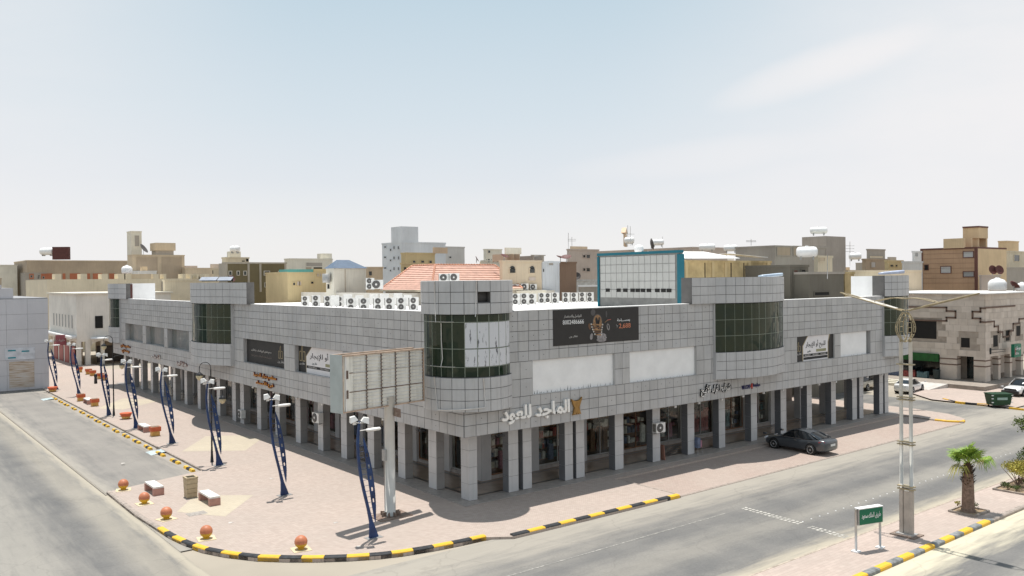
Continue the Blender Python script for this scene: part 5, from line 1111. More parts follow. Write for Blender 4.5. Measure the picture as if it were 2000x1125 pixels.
# ================================================================== STREET LAMPS
BLUE_ = mat('lamp_blue', (.014, .05, .16), .5, .25, 2, c2=(.010, .022, .07)); LAMPW = mat('lamp_white', (.78, .77, .74), .45, .05, 3); LENS = mat('lamp_lens', (.35, .35, .34), .2)
def blade_lamp():
    r = empty('street_lamp'); ax = lambda z: (-.05-.80*math.sin(math.pi*min(1, (z/6.3)))**.9) if False else 0
    P = [(0, 0), (-.05, .35), (-.14, .8), (-.30, 1.5), (-.50, 2.3), (-.68, 3.1), (-.80, 4.0), (-.83, 4.7), (-.78, 5.3), (-.72, 5.75)]
    W_ = [.26, .18, .09, .065, .065, .065, .06, .06, .055, .045]
    b = MB(); th = .05
    for s_ in (-1, 1): pass
    vs = []
    for (x_, z_), w_ in zip(P, W_): vs += [(x_-w_, -th, z_), (x_+w_, -th, z_), (x_+w_, th, z_), (x_-w_, th, z_)]
    fs = [(0, 1, 2, 3), tuple(len(vs)-4+k for k in (3, 2, 1, 0))]
    for i in range(len(P)-1):
        for k in range(4): fs.append((i*4+k, i*4+(k+1) % 4, i*4+4+(k+1) % 4, i*4+4+k))
    b.add(vs, [tuple(reversed(f)) for f in fs]).build('curved_post', BLUE_, r)
    # perforated blade
    c = [(.10, .75), (.04, 1.5), (-.06, 2.4), (-.19, 3.3), (-.34, 4.2), (-.52, 4.95)]; ww = [.01, .08, .15, .18, .12, .015]
    pb = MB(); L_, Rr = [], []
    for i in range(25):
        t = i/24*5; k = min(int(t), 4); f = t-k; x_ = c[k][0]*(1-f)+c[k+1][0]*f; z_ = c[k][1]*(1-f)+c[k+1][1]*f; w_ = .008+.145*math.sin(math.pi*i/24)**.8
        L_.append((x_-w_, z_)); Rr.append((x_+w_, z_))
    holes = {6, 9, 12, 15, 18}
    for i in range(24):
        a, b1, c1, d1 = L_[i], Rr[i], Rr[i+1], L_[i+1]
        def q4(pts): 
            v = [(p[0], -.02, p[1]) for p in pts]+[(p[0], .02, p[1]) for p in pts]; n = len(pts); pb.add(v, [tuple(range(n)), tuple(range(2*n-1, n-1, -1))]+[(j, n+j, n+(j+1) % n, (j+1) % n) for j in range(n)])
        if i in holes:
            lerp = lambda p, q, t: (p[0]*(1-t)+q[0]*t, p[1]*(1-t)+q[1]*t)
            q4([a, lerp(a, b1, .32), lerp(d1, c1, .32), d1]); q4([lerp(a, b1, .68), b1, c1, lerp(d1, c1, .68)])
        else: q4([a, b1, c1, d1])
    pb.build('perforated_blade', BLUE_, r)
    rg = MB()
    for i in range(13):
        z_ = 1.2+i*.28; xp = 0
        for (x0, z0), (x1, z1) in zip(P[:-1], P[1:]):
            if z0 <= z_ <= z1: xp = x0+(x1-x0)*(z_-z0)/(z1-z0)
        k = (z_-.75)/4.2*24; k = max(0, min(24, int(k))); rg.tube([(xp, 0, z_), (L_[k][0]+.01, 0, z_)], .012, 5)
    tag(rg.build('rungs', BLUE_, r), kind='stuff')
    def flood(x_, y_, z_, rz):
        q = Matrix.Rotation(rz, 3, 'Z') @ Matrix.Rotation(.35, 3, 'Y'); bb = MB(); o = Vector((x_, y_, z_))
        pts = [(-.22, -.2, 0), (.24, -.24, -.02), (.24, .24, -.02), (-.22, .2, 0), (-.14, -.14, .26), (.14, -.16, .3), (.14, .16, .3), (-.14, .14, .26)]
        bb.add([o+q @ (Vector(p)*.85) for p in pts], [(3, 2, 1, 0), (4, 5, 6, 7), (0, 1, 5, 4), (1, 2, 6, 5), (2, 3, 7, 6), (3, 0, 4, 7)]); f = bb.build('floodlight', LAMPW, r)
        bb = MB(); bb.add([o+q @ (Vector(p)*.85) for p in [(-.18, -.16, -.012), (.2, -.19, -.03), (.2, .19, -.03), (-.18, .16, -.012)]], [(3, 2, 1, 0)]).build('lens', LENS, f)
    flood(-.95, .1, 5.78, 2.8); flood(-.55, -.2, 5.72, -.4)
    MB().tube([(-1.0, .1, 5.75), (-.75, -.02, 5.68), (-.5, -.2, 5.7)], .03, 6).box(-1.0, -.85, .05, .15, 5.6, 5.8).build('bracket', LAMPW, r)
    h = MB(); h.lathe([(.03, -.4), (.12, -.36), (.14, 0), (.12, .34), (.04, .4)], (.06, -.0, 5.28), 12, rot=Matrix.Rotation(R_(90), 3, 'Y') @ Matrix.Diagonal((.6, 1, 1))); hd = h.build('lantern_head', LAMPW, r); MB().box(-.25, .38, -.07, .07, 5.19, 5.22).build('lens', LENS, hd)
    MB().tube([(-.76, 0, 5.3), (-.3, 0, 5.3)], .025, 6).build('side_arm', LAMPW, r); MB().box(-.4, .4, -.25, .25, 0, .02).build('base_plate', GREYM, r)
    return r
bl = blade_lamp()
LPX = [(730,1050,'nearest, beside the billboard post'),(556,967,'second nearest, standing alone in the plaza'),(429,909,'third nearest, beside a black lantern post'),(337,866,'fourth nearest, behind a white bench end'),(267,836,'fifth nearest, right of the thin black lantern post'),(213,811,'sixth nearest, just left of the thin black lantern post'),(155,773,'seventh, near the two far planters'),(110,761,'farthest, beside the grey panelled building')]
for i, (px, py, lb) in enumerate(LPX):
    o = bl if i == 0 else copy_tree(bl); o.location = G(px, py); o.rotation_euler.z = rnd.uniform(-.06, .06) if i != 5 else .5
    tag(o, 'curved blue street lamp, ' + lb, 'street lamp', 'blue curved street lamps along the plaza')
def lantern_post():
    r = empty('lantern_post'); MB().tube([(0, 0, 0), (0, 0, .5), (0, 0, 1.2), (0, 0, 7.0)], [.14, .1, .07, .05], 8).build('post', BLACK, r)
    for s_, z_ in ((-1, 6.8), (1, 4.9)):
        pts = [(0, 0, z_)]+[(s_*(.45-.45*math.cos(a)), 0, z_+.35+.45*math.sin(a)) for a in [math.pi*k/8 for k in range(9)]]+[(s_*.9, 0, z_+.1)]
        MB().tube(pts, .03, 6).build('arm', BLACK, r)
        l = MB().lathe([(.04, .1), (.1, .05), (.3, -.12), (.3, -.16)], (s_*.9, 0, z_), 12).build('lantern_hood', BLACK, r)
        MB().lathe([(.28, -.16), (.27, -.3), (.16, -.48), (.04, -.54)], (s_*.9, 0, z_), 12).build('lantern_glass', mat('lantern_cream', (.55, .47, .30), .3), l)
    return r
lpo = lantern_post()
for i, (px, py, lb, s_) in enumerate([(225, 813, 'thin black double arm lantern post at the middle of the far lamp row', 1), (419, 905, 'black double arm lantern post right behind the third blue lamp', .92)]):
    o = lpo if i == 0 else copy_tree(lpo); o.location = G(px, py)+Vector((0, .5, 0)); o.scale = (.85, .85, s_); o.rotation_euler.z = -.1; tag(o, lb, 'lantern post', 'black lantern posts')

# ================================================================== BILLBOARD
bu, bv = Vector((.984, .178, 0)).normalized(), Vector((-.178, .984, 0)).normalized()
BBo = Vector((-7.95, -.35, 5.87)); BL, BH = 5.55, 2.9
BB = empty('billboard', G(763, 1008), label='two sided billboard box with stripped rusty frame on a tall pale round post', cat='billboard')
RUST = mat('rust', (.15, .09, .065), .8, .3, 6, c2=(.27, .22, .18)); BWH = mat('billboard_sheet', (.80, .78, .71), .7, .06, 2, streak=.25); TUBE = mat('lamp_tube', (.72, .72, .70), .3); RUSTL = mat('rust_light', (.50, .37, .28), .8, .2, 3); BGR = mat('billboard_grey_green', (.40, .44, .43), .5, .08, 1)
ro = -BB.location
bo = lambda a, b_, c: BBo+bu*a+bv*b_+Vector((0, 0, c))+ro
for k, b0 in enumerate((0, .86)):
    MB().obox(bo(.03, b0+.10, .03), bu*(BL-.06), bv*.04, (0, 0, BH-.06)).build('back_sheet', BWH, BB)
    fr = MB(); fr.obox(bo(0, b0, 0), bu*BL, bv*.14, (0, 0, .06)); fr.obox(bo(0, b0, .06), bu*.07, bv*.14, (0, 0, BH-.12)); fr.obox(bo(BL-.07, b0, .06), bu*.07, bv*.14, (0, 0, BH-.12)); fr.build('frame', RUSTL if k == 0 else BGR, BB)
    MB().obox(bo(-.02, b0-.01, BH-.06), bu*(BL+.04), bv*.14, (0, 0, .07)).build('top_rail', RUSTL, BB)
for j in range(15):
    z_ = .14+j*.185
    for i in range(5):
        a = .62+i*.98; unit = MB().tube([bo(a+.06, .02, z_), bo(a+.9, .02, z_)], .02, 6).build('lamp_tube', TUBE, BB)
for i in range(6):
    a = .55+i*.98 if i else .2
    q = MB(); q.obox(bo(a+.02, .04, .05), bu*.05, bv*.05, (0, 0, BH-.1)); q.build('upright_rail', RUST if i else WHITE, BB)
    if i:
        q = MB()
        for j in range(15): q.obox(bo(a-.01, .01, .1+j*.185), bu*.1, bv*.04, (0, 0, .045))
        tag(q.build('tube_sockets', mat('socket_dark', (.06, .04, .035), .7), BB), kind='stuff')
for z_ in (.98, 1.95): MB().obox(bo(.5, .08, z_), bu*(BL-.6), bv*.05, (0, 0, .05)).build('cross_rail', RUST, BB)
for a, z_ in ((.25, .7), (.35, .7), (.25, 1.7), (.35, 1.7)): MB().obox(bo(a, .04, z_), bu*.05, bv*.05, (0, 0, .42)).build('rust_clip', RUST, BB)
MB().obox(bo(-.03, -.01, -.02), bu*.03, bv*1.0, (0, 0, BH+.04)).build('end_panel', BGR, BB); MB().obox(bo(BL, -.01, -.02), bu*.03, bv*.14, (0, 0, BH+.04)).build('end_panel', BGR, BB)
MB().tube([(0, 0, .02), (0, 0, 6.4)], .27, 20).build('post', mat('post_pale', (.55, .55, .52), .5, .05, 1, streak=.15), BB)
bp = MB().box(-.95, .95, -.7, .7, .0, .05); 
for k in range(8): a = math.pi*2*k/8; bp.obox((.26*math.cos(a), .26*math.sin(a), .05), (.28*math.cos(a), .28*math.sin(a), 0), (-.03*math.sin(a), .03*math.cos(a), 0), (0, 0, .22))
bp.build('base_plate', RUST, BB); MB().box(-.42, -.27, -.12, .12, 3.0, 3.6).build('switch_box', GREYM, BB); MB().tube([(-.33, 0, .05), (-.34, 0, 3.0)], .03, 6).build('conduit', GREYM, BB); MB().obox((.1, -.5, 5.35), (.3, 0, -.1), (0, .3, 0), (0, 0, .45)).build('hanging_box', RUST, BB)

# ================================================================== PLAZA FURNITURE
ORBM = mat('ball_orange', (.50, .18, .09), .5, .1, 3); BALLY = mat('ball_yellow', (.58, .34, .02), .5); CREAMP = mat('cream_paint', (.62, .52, .34), .7)
for i, ((px, py), lb) in enumerate(zip([(241,957),(282,984),(325,1014),(403,1052),(588,1073)], ['farthest of the row, by the parking corner', 'second, in front of the left bench', 'third along the curve', 'fourth, at the kerb bend', 'nearest the billboard, alone at the front kerb'])):
    if i == 0:
        bal = empty('ball_bollard'); rr = .3; pr = [(rr*math.sin(a), .36-rr*math.cos(a)) for a in [math.pi*k/14 for k in range(15)]]
        MB().lathe([(max(.001, p[0]), p[1]) for p in pr[:7]], (0, 0, 0), 24).build('yellow_base', BALLY, bal); MB().lathe([(max(.001, p[0]), p[1]) for p in pr[6:]], (0, 0, 0), 24).build('ball', ORBM, bal)
        MB().box(-.42, .42, -.42, .42, 0, .02).build('painted_pad', CREAMP, bal); MB().lathe([(.16, .02), (.14, .1)], (0, 0, 0), 12).build('foot', BALLY, bal); o = bal
    else: o = copy_tree(bal)
    o.location = G(px, py); o.rotation_euler.z = rnd.uniform(-.3, .3); tag(o, 'orange ball bollard with yellow underside, ' + lb, 'bollard', 'orange ball bollards')
PINK = mat('bench_pink', (.42, .235, .19), .8, .1, 3); BTOP = mat('bench_top', (.72, .70, .66), .6, .08, 3)
def bench():
    r = empty('bench'); MB().box(-.28, .28, -.95, .95, .42, .52).build('seat', BTOP, r)
    for s_ in (-1, 1): MB().box(-.3, .3, s_*.83-.14, s_*.83+.14, 0, .42).build('leg', PINK, r)
    MB().box(.2, .28, -.69, .69, .3, .42).build('side_beam', PINK, r); return r
be = bench(); BX = [((-13.05, 14.1), .0, 'white topped pink bench, left of the two by the concrete bin'), ((-11.3, 9.6), .0, 'white topped pink bench, right of the concrete bin'), ((-7.6, 36.6), 0, 'white topped bench between the fourth and fifth blue lamps'), ((-7.5, 57.8), .0, 'white topped bench farthest away, between two orange planters')]
for i, (p, rz, lb) in enumerate(BX):
    o = be if i == 0 else copy_tree(be); o.location = (*p, 0); o.rotation_euler.z = rz; tag(o, lb, 'bench', 'plaza benches')
cbn = empty('concrete_bin', (-11.72, 11.55, 0), label='square beige concrete litter bin between the two nearest benches', cat='litter bin'); CB = mat('bin_beige', (.46, .37, .24), .8, .1, 4)
for k in range(4): MB().box(-.29-.01*k, .29+.01*k, -.29-.01*k, .29+.01*k, .02+k*.27, .27+k*.27).build('bin_course', CB, cbn)
b = MB(); [b.box(*q) for q in ((-.34, .34, -.34, -.24, 1.1, 1.2), (-.34, .34, .24, .34, 1.1, 1.2), (-.34, -.24, -.24, .24, 1.1, 1.2), (.24, .34, -.24, .24, 1.1, 1.2))]; b.build('rim', CB, cbn); MB().box(-.24, .24, -.24, .24, 1.1, 1.12).build('opening', DARK, cbn)
PORG = mat('planter_orange', (.55, .12, .045), .6, .1, 4); PYEL = mat('planter_yellow', (.62, .36, .10), .6, .1, 4); EARTH = mat('earth', (.20, .14, .09), .9, .2, 6)
PLN = [((103, 765), 'bowl', 'orange and yellow bowl planter beside the grey panelled building'), ((158, 783), 'box', 'square orange planter at the left end of the farthest bench'), ((185, 793), 'box', 'square orange planter at the right end of the farthest bench'), ((246, 818), 'bowl', 'orange and yellow bowl planter between the black post and the fifth lamp'), ((303, 851), 'box', 'square orange planter at the end of the middle bench'),
       ((155, 727), 'box', 'small far orange planter, leftmost of the far row'), ((173, 731), 'box', 'small far planter, second of the far row'), ((181, 734), 'box', 'small far planter, third of the far row'), ((196, 740), 'box', 'small far planter just right of the black bin'), ((203, 743), 'box', 'small far planter, rightmost of the far row')]
protos = {}
for (px, py), kind_, lb in PLN:
    if kind_ not in protos:
        t = empty('planter')
        if kind_ == 'bowl': MB().lathe([(.3, 0), (.42, .25)], (0, 0, 0), 18).build('base', PYEL, t); MB().lathe([(.42, .25), (.55, .55), (.5, .56)], (0, 0, 0), 18).build('rim', PORG, t); MB().lathe([(.5, .5), (.5, .52)], (0, 0, 0), 18).build('soil', EARTH, t)
        else: MB().prism([(-.3, -.3), (.3, -.3), (.3, .3), (-.3, .3)], 0, .4).build('base', PYEL, t); MB().box(-.38, .38, -.38, .38, .4, .75).build('rim', PORG, t); MB().box(-.33, .33, -.33, .33, .75, .755).build('soil', EARTH, t)
        protos[kind_] = t; o = t
    else: o = copy_tree(protos[kind_])
    o.location = G(px, py); tag(o, lb, 'planter', 'orange planters')
o = MB().lathe([(.18, 0), (.2, .1), (.17, .75), (.2, 1.05), (.14, 1.2)], (0, 0, 0), 10).build('litter_bin', BLACK); o.location = G(187, 749); tag(o, 'narrow black litter bin standing by the far orange planters', 'litter bin')
for i, (cx, cy) in enumerate([(300,153),(335,170),(370,187),(415,208),(450,230),(497,253),(545,277),(592,300),(648,330),(708,358),(770,388),(835,420),(930,453),(988,497),(1070,537)]):
    if i == 0:
        ps = empty('parking_stop')
        for k, (a, c, m_) in enumerate(((-.85, -.3, YEL), (-.3, .3, BLK), (.3, .85, YEL))): MB().add([(-.14, a+.005, 0), (.14, a+.005, 0), (.14, c-.005, 0), (-.14, c-.005, 0), (-.09, a+.005, .16), (.09, a+.005, .16), (.09, c-.005, .16), (-.09, c-.005, .16)], [(3, 2, 1, 0), (4, 5, 6, 7), (0, 1, 5, 4), (1, 2, 6, 5), (2, 3, 7, 6), (3, 0, 4, 7)]).build('painted_block', m_, ps)
        o = ps
    else: o = copy_tree(ps)
    p = G(cx/2.812, 725+cy/2.812, -.1); o.location = (-9.35+rnd.uniform(-.05, .05), p.y, -.105); o.rotation_euler.z = rnd.uniform(-.04, .04); 
    tag(o, 'yellow and black parking stop, %s counting from the grey panelled building' % ordw(i+1), 'parking stop', 'parking stops along the plaza edge')
for (px, py, lb) in ((309, 881, 'faded blue painted access ramp in the parking kerb'), (96, 778, 'far faded blue painted access ramp by the grey panelled building')):
    p = G(px, py); o = MB().add([(-.7, -.8, -.1), (.4, -.6, .012), (.4, .6, .012), (-.7, .8, -.1)], [(0, 1, 2, 3)]).build('access_ramp', mat('faded_blue_paint', (.42, .50, .51), .8, .2, 3)); o.location = p; tag(o, lb, 'ramp')
o = MB().box(-.5, .5, -.35, .35, 0, .008).build('inspection_cover', mat('cover_grey', (.33, .30, .27), .8, .2, 5)); o.location = G(384, 1003); tag(o, 'grey inspection cover set in the cream paving patch', 'inspection cover')
for px, py in ((450, 1021), (240, 905), (530, 935), (655, 1021), (700, 1068)):
    o = MB().add([(-.12, -.1, .003), (.15, -.07, .02), (.1, .12, .004), (-.08, .09, .03)], [(0, 1, 2, 3)]).build('paper_scrap', mat('litter', (.5, .47, .43), .8)); o.location = G(px, py); tag(o, 'small pale scrap of litter on the paving, '+{450: 'between the cover and the fourth ball', 240: 'out on the parking tarmac', 530: 'left of the second lamp', 655: 'left of the billboard shadow', 700: 'by the front kerb'}[px], 'litter', 'scraps of litter')
# things by the shopfronts
acw = lambda p, lb, rz, s_=1.: place_ac(ac1, p, lb, rz, 'wall hung air conditioning units', s_)
acw(FR(1291, 847, -.5), 'white single fan unit fixed to a column face right of the large sign', 0, 1.05)
acw(FL(616, 828, -.5), 'white box unit fixed to a left side column beneath the black banners', -1.57, 1.1)
acw(FL(468, 818, -.4)+Vector((0, 0, 0)), 'beige box unit standing against a left side column', -1.57, 1.1)
o = MB().obox((0, 0, 0), (.06, .0, 0), (0, .5, 0), (0, .12, 1.05)).build('board', mat('brown_board', (.28, .14, .10), .7)); o.location = G(1299, 900); tag(o, 'brown board leaning behind the column with the unit', 'board')
sk = empty('shopping_cart', G(1363, 886), label='loaded trolley with blue and pink goods beside a column', cat='trolley'); bb = MB()
for a in (-.25, .25):
    for c in (-.2, .2): bb.tube([(a, c, .03), (a*.9, c*.9, .45)], .015, 5); bb.lathe([(.04, -.015), (.04, .015)], (a, c, .04), 8, rot=Matrix.Rotation(R_(90), 3, 'X'))
bb.build('cart_frame', GREYM, sk); MB().box(-.24, .06, -.2, .2, .45, 1.15).build('goods_bag', PALE[3], sk); MB().box(.07, .25, -.18, .2, .45, .95).build('goods_bag', PALE[2], sk)
PINKG2 = mat('poster_pink', (.5, .3, .32), .6); 
for (px, py, lb) in ((1337, 852, 'small pink poster board hung behind the fourth column pair'), (1462, 823, 'small pale poster with dark lettering on a column side')):
    p = FR(px, py, .3); o = MB().box(-.02, 0, -.25, .25, -.25, .25).build('poster', mat('poster_white', (.6, .58, .58), .6)); o.location = (p.x, .28, p.z); tag(o, lb, 'poster')

# ================================================================== MEDIAN: SIGN, PYLON, PALM, BUSHES
SGL = mat('sign_street_green', (.006, .14, .07), .4, .04); STEEL = mat('steel_pale', (.50, .49, .47), .35, .05, 2, metal=.4)
p0, p1 = G(1672, 1078), G(1719, 1070); d = (p1-p0); u_ = d.normalized(); v_ = Vector((-u_.y, u_.x, 0)); LN = d.length
SGN = empty('street_name_sign', p0, label='green street name sign on two steel legs on the median', cat='street sign')
for q in (0, LN): MB().tube([u_*q, u_*q+Vector((0, 0, 1.95))], .055, 10).build('leg', STEEL, SGN); MB().box(q*u_.x-.16, q*u_.x+.16, q*u_.y-.16, q*u_.y+.16, 0, .06).build('foot', WHITE, SGN)
MB().obox(u_*.06-v_*.13+Vector((0, 0, 1.22)), u_*(LN-.02), v_*.26, (0, 0, .72)).build('sign_box', STEEL, SGN)
MB().obox(u_*.05-v_*.15+Vector((0, 0, 1.94)), u_*(LN), v_*.3, (0, 0, .035)).build('sign_cap', WHITE, SGN)
MB().obox(u_*.09-v_*.145+Vector((0, 0, 1.24)), u_*(LN-.07), v_*.014, (0, 0, .68)).build('sign_face', SGL, SGN)
text('lettering', 'طريق الملك سعود', LW, u_*.2-v_*.147+Vector((0, 0, 1.45)), u_, (0, 0, 1), LN-.3, .3, .006, SGN, .004)
# light pylon with crown
OFFW = mat('pylon_pale', (.62, .60, .55), .5, .08, 1, streak=.15); OLDG = mat('pylon_gold', (.38, .31, .19), .5, .15, 4); PST = mat('pylon_stone', (.44, .39, .34), .7, .12, 2)
gp = G(1771, 1045); GT = empty('light_pylon', gp, label='tall twin post street light pylon with round cage and two spread wings', cat='street light')
for s_ in (-1, 1): MB().tube([(0, s_*.235, 2.1), (0, s_*.235, 9.3)], .085, 12).build('post', OFFW, GT)
for s_ in (-1, 1): MB().box(-.09, .09, s_*.235-.085, s_*.235+.085, .1, 2.15).build('post_sleeve', PST, GT)
MB().box(-.03, .03, -.13, .13, .1, 2.1).build('post_web', PST, GT)
for z_ in (2.2, 4.35, 6.5, 6.62, 8.3-.1, 4.48, 2.34): MB().box(-.15, .15, -.39, .39, z_, z_+.05).build('clamp_ring', OLDG, GT)
MB().box(-.5, .5, -.6, .6, 0, .05).build('base_plate', RUST, GT); MB().box(-.3, .3, -.42, .42, .05, .1).build('base_plate', STEEL, GT)
for k in range(4):
    a = math.pi*k/2+.9; da = Vector((math.cos(a), math.sin(a), 0)); ta = Vector((-da.y, da.x, 0))
    for q in (-.09, .09):
        MB().tube([da*(.1+.34*math.sin(math.pi*(t/12)**.92))+ta*q+Vector((0, 0, 9.3+1.42*t/12)) for t in range(13)], .024, 6).build('cage_rib', OLDG, GT)
    for t in (2, 4, 6, 8, 10):
        c = da*(.1+.34*math.sin(math.pi*(t/12)**.92))+Vector((0, 0, 9.3+1.42*t/12)); MB().tube([c-ta*.09, c+ta*.09], .016, 5).build('cage_rung', OLDG, GT)
for k in range(6): a = math.pi*k/3+.4; MB().lathe([(.04, 0), (.05, .16)], (.25*math.cos(a), .25*math.sin(a), 9.3), 8).build('crown_lamp', OLDG, GT)
for s_ in (-1, 1):
    P0 = Vector((0, s_*.1, 10.8)); P1 = Vector((0, s_*3.35, 11.65)); dd = P1-P0; wv = Vector((.24, 0, 0))
    wm = MB()
    for q in (-1, 1): wm.tube([P0+wv*q*.6, P0.lerp(P1, .3)+wv*q, P0.lerp(P1, .85)+wv*q*.9, P1+wv*q*.1], .035, 6)
    for t in (.1, .3, .5, .68, .85): wm.tube([P0.lerp(P1, t)-wv, P0.lerp(P1, t)+wv], .025, 5)
    wm.build('wing_frame', OLDG, GT)
    for (t0, t1) in ((.1, .28), (.3, .48), (.5, .66)) if s_ > 0 else ((.3, .48), (.66, .84)): MB().obox(P0.lerp(P1, t0)-wv*.85, dd*(t1-t0), wv*1.7, (0, 0, .03)).build('wing_panel', OFFW, GT)
for q in (-.2, .2):
    MB().tube([(q*1.0, -1.45+2.9*k/14, 10.95+.42*math.sin(math.pi*k/14)+.28*abs(k-7)/7) for k in range(15)], .025, 6, cap=False).build('crown_arch', OLDG, GT)
# foliage helpers
def leafmat(n, c, c2): 
    m = mat(n, c, .55, .2, 2.5, c2=c2, spec=.3); return m
PALMG = leafmat('palm_green', (.30, .42, .06), (.12, .22, .035)); PALMY = leafmat('palm_yellow', (.40, .36, .07), (.2, .2, .04)); BARK = mat('palm_bark', (.23, .155, .115), .9, .25, 8, bump=.5); BOOT = mat('palm_boot', (.10, .06, .035), .9, .3, 10)
pb = G(1891, 1000); PT = empty('palm_tree', pb, label='short fan palm with brown shaggy trunk top on the median', cat='palm tree')
MB().tube([(0, 0, 0), (0, 0, .25), (0, 0, 1.25), (0, 0, 1.8)], [.33, .28, .25, .22], 14).build('trunk', BARK, PT)
bb = MB(); rr = random.Random(3)
for i in range(90):
    z_ = 1.2+rr.random()*.95; a = rr.random()*6.283; r0 = .17; r1 = r0+rr.uniform(.08, .22); w_ = .035; zc = z_+rr.uniform(.05, .2); t = Vector((-math.sin(a), math.cos(a), 0))*w_; p = Vector((math.cos(a)*r0, math.sin(a)*r0, z_)); q = Vector((math.cos(a)*r1, math.sin(a)*r1, zc))
    bb.add([p-t, p+t, q+t*.6, q-t*.6, p-t-Vector((0, 0, .05)), p+t-Vector((0, 0, .05))], [(0, 1, 2, 3), (5, 4, 3, 2)])
bb.tube([(0, 0, 1.7), (0, 0, 2.35)], [.19, .1], 10); tag(bb.build('leaf_bases', BOOT, PT), kind='stuff')
PT.scale = (1.12, 1.12, 1.14)
def frond(az, el, ln, fan, m, droop=.35, nl=26):
    b = MB(); a = Vector((math.cos(az)*math.cos(el), math.sin(az)*math.cos(el), math.sin(el))); hub = Vector((0, 0, 2.2))+a*ln; s_ = a.cross(Vector((0, 0, 1))).normalized(); up = s_.cross(a)
    b.tube([(0, 0, 2.15), Vector((0, 0, 2.2))+a*ln*.5+Vector((0, 0, .04)), hub], [.022, .016, .012], 5)
    for k in range(nl):
        t = -1+2*k/(nl-1); an = t*1.9; dr = (a*math.cos(an)+s_*math.sin(an)); L1 = fan*(1-.25*abs(t))*rr.uniform(.88, 1.06); w_ = L1*.055; sd = (a*-math.sin(an)+s_*math.cos(an))
        fold = up*.02*(1 if k % 2 else -1); p1 = hub+dr*L1*.55+fold+up*(.04); p2 = hub+dr*L1+Vector((0, 0, -droop*L1*rr.uniform(.5, 1.2)))
        b.add([hub, p1-sd*w_, p2, p1+sd*w_], [(0, 1, 2, 3)])
    return b.build('frond', m, PT)
for i in range(13):
    az = i*2.4+.3; el = [1.05, .75, 1.35, .6, .95, 1.2, .45, .85][i % 8]; frond(az, el, rr.uniform(.35, .6), rr.uniform(.6, .8), PALMG, .2)
frond(math.atan2(.62, -.78)+.15, -.15, .35, .7, PALMY, .8, 20); frond(math.atan2(-.62, .78)-.1, .3, .75, .7, PALMG, .8, 26); frond(math.atan2(-.7, .7), .25, .5, .6, PALMY, 1.0, 16)
def bed(c, pts, lb):
    r = empty('planting_bed', (0, 0, 0), label=lb, cat='planting bed'); n = len(pts)
    MB().add([(p[0], p[1], .03) for p in pts], [tuple(range(n))]).build('soil', EARTH if False else mat('bed_sand', (.36, .27, .17), .9, .2, 4, c2=(.2, .14, .09)), r)
    for i in range(n):
        a, b_ = Vector((*pts[i], 0)), Vector((*pts[(i+1) % n], 0)); dd = b_-a; s_ = Vector((-dd.y, dd.x, 0)).normalized()*.09; MB().obox(a-s_*.5, dd, s_, (0, 0, .1)).build('edging_stone', CONC, r)
    return r
bed(None, [(18.0, -18.2), (18.0, -19.5), (19.6, -19.55), (19.6, -18.2)], 'small square sandy bed with stone edging round the palm')
bed(None, [(24.6, -17.75), (24.6, -20.0), (31, -20.0), (31, -17.75)], 'long planting bed with bushes at the right picture edge')
LG1B = leafmat('leaf_ochre_green', (.40, .30, .06), (.2, .2, .04))
def bush(loc, r_, h, m, label, n=900, stems=7, flat=.7, seed=1, lf=.09, z0=.5):
    t = empty('bush', loc, label=label, cat='bush'); rr = random.Random(seed); b = MB()
    st = MB()
    for k in range(stems):
        a = rr.random()*6.28; q = Vector((math.cos(a), math.sin(a), 0))*r_*rr.uniform(.3, .8); st.tube([(0, 0, 0), q*.4+Vector((0, 0, h*.35)), q+Vector((0, 0, h*rr.uniform(.6, .85)))], [.035, .025, .01], 5)
    st.build('stems', BARK, t)
    cl = [(Vector((rr.uniform(-1, 1), rr.uniform(-1, 1), 0)).normalized()*r_*rr.uniform(.1, .8)+Vector((0, 0, h*rr.uniform(z0, .95))), r_*rr.uniform(.2, .38)) for _ in range(26)]
    for i in range(n):
        c, cr_ = rr.choice(cl); p = c+Vector((rr.gauss(0, 1), rr.gauss(0, 1), rr.gauss(0, flat)))*cr_*.55; d = Vector((rr.gauss(0, 1), rr.gauss(0, 1), abs(rr.gauss(0, 1))+.2)).normalized(); s_ = d.cross(Vector((rr.gauss(0, 1), rr.gauss(0, 1), rr.gauss(0, 1)))).normalized(); l_ = lf*rr.uniform(.7, 1.4)
        b.add([p, p+d*l_*.5+s_*l_*.28, p+d*l_, p+d*l_*.5-s_*l_*.28], [(0, 1, 2, 3)], i % 2)
    tag(b.build('leaves', [m, LG2 if m != LG1 else LG1B], t), kind='stuff'); return t
LG2 = leafmat('leaf_mid', (.16, .20, .05), (.08, .11, .03)); LG1 = leafmat('leaf_yellow_green', (.50, .44, .08), (.27, .27, .05)); LG3 = leafmat('leaf_dark', (.075, .11, .03), (.03, .05, .015))
bush(G(1975, 950)+Vector((.2, -.3, 0)), 1.15, 1.35, LG1, 'flat topped yellow green bush in the right bed', 2600, 9, .5, 5, .1, .65)
bush(G(2003, 948)+Vector((1.2, .3, 0)), .9, 2.1, LG3, 'thin dark green shrub behind the yellow green bush', 1500, 9, 1.0, 8, .1, .4)
bush(G(2012, 905, 0)+Vector((-.2, -.2, 0)), .95, 3.0, LG2, 'dark leafy bush crown hanging in at the right picture edge', 2400, 5, .8, 11, .13, .75)
bush(G(1882, 992)+Vector((-.05, .3, 0)), .16, .3, LG1, 'tiny weed at the left of the palm bed', 60, 3, .8, 2, .08); bush(G(1908, 996)+Vector((.1, .2, 0)), .3, .25, LG3, 'low dark weed at the right foot of the palm', 160, 3, .5, 3, .07)
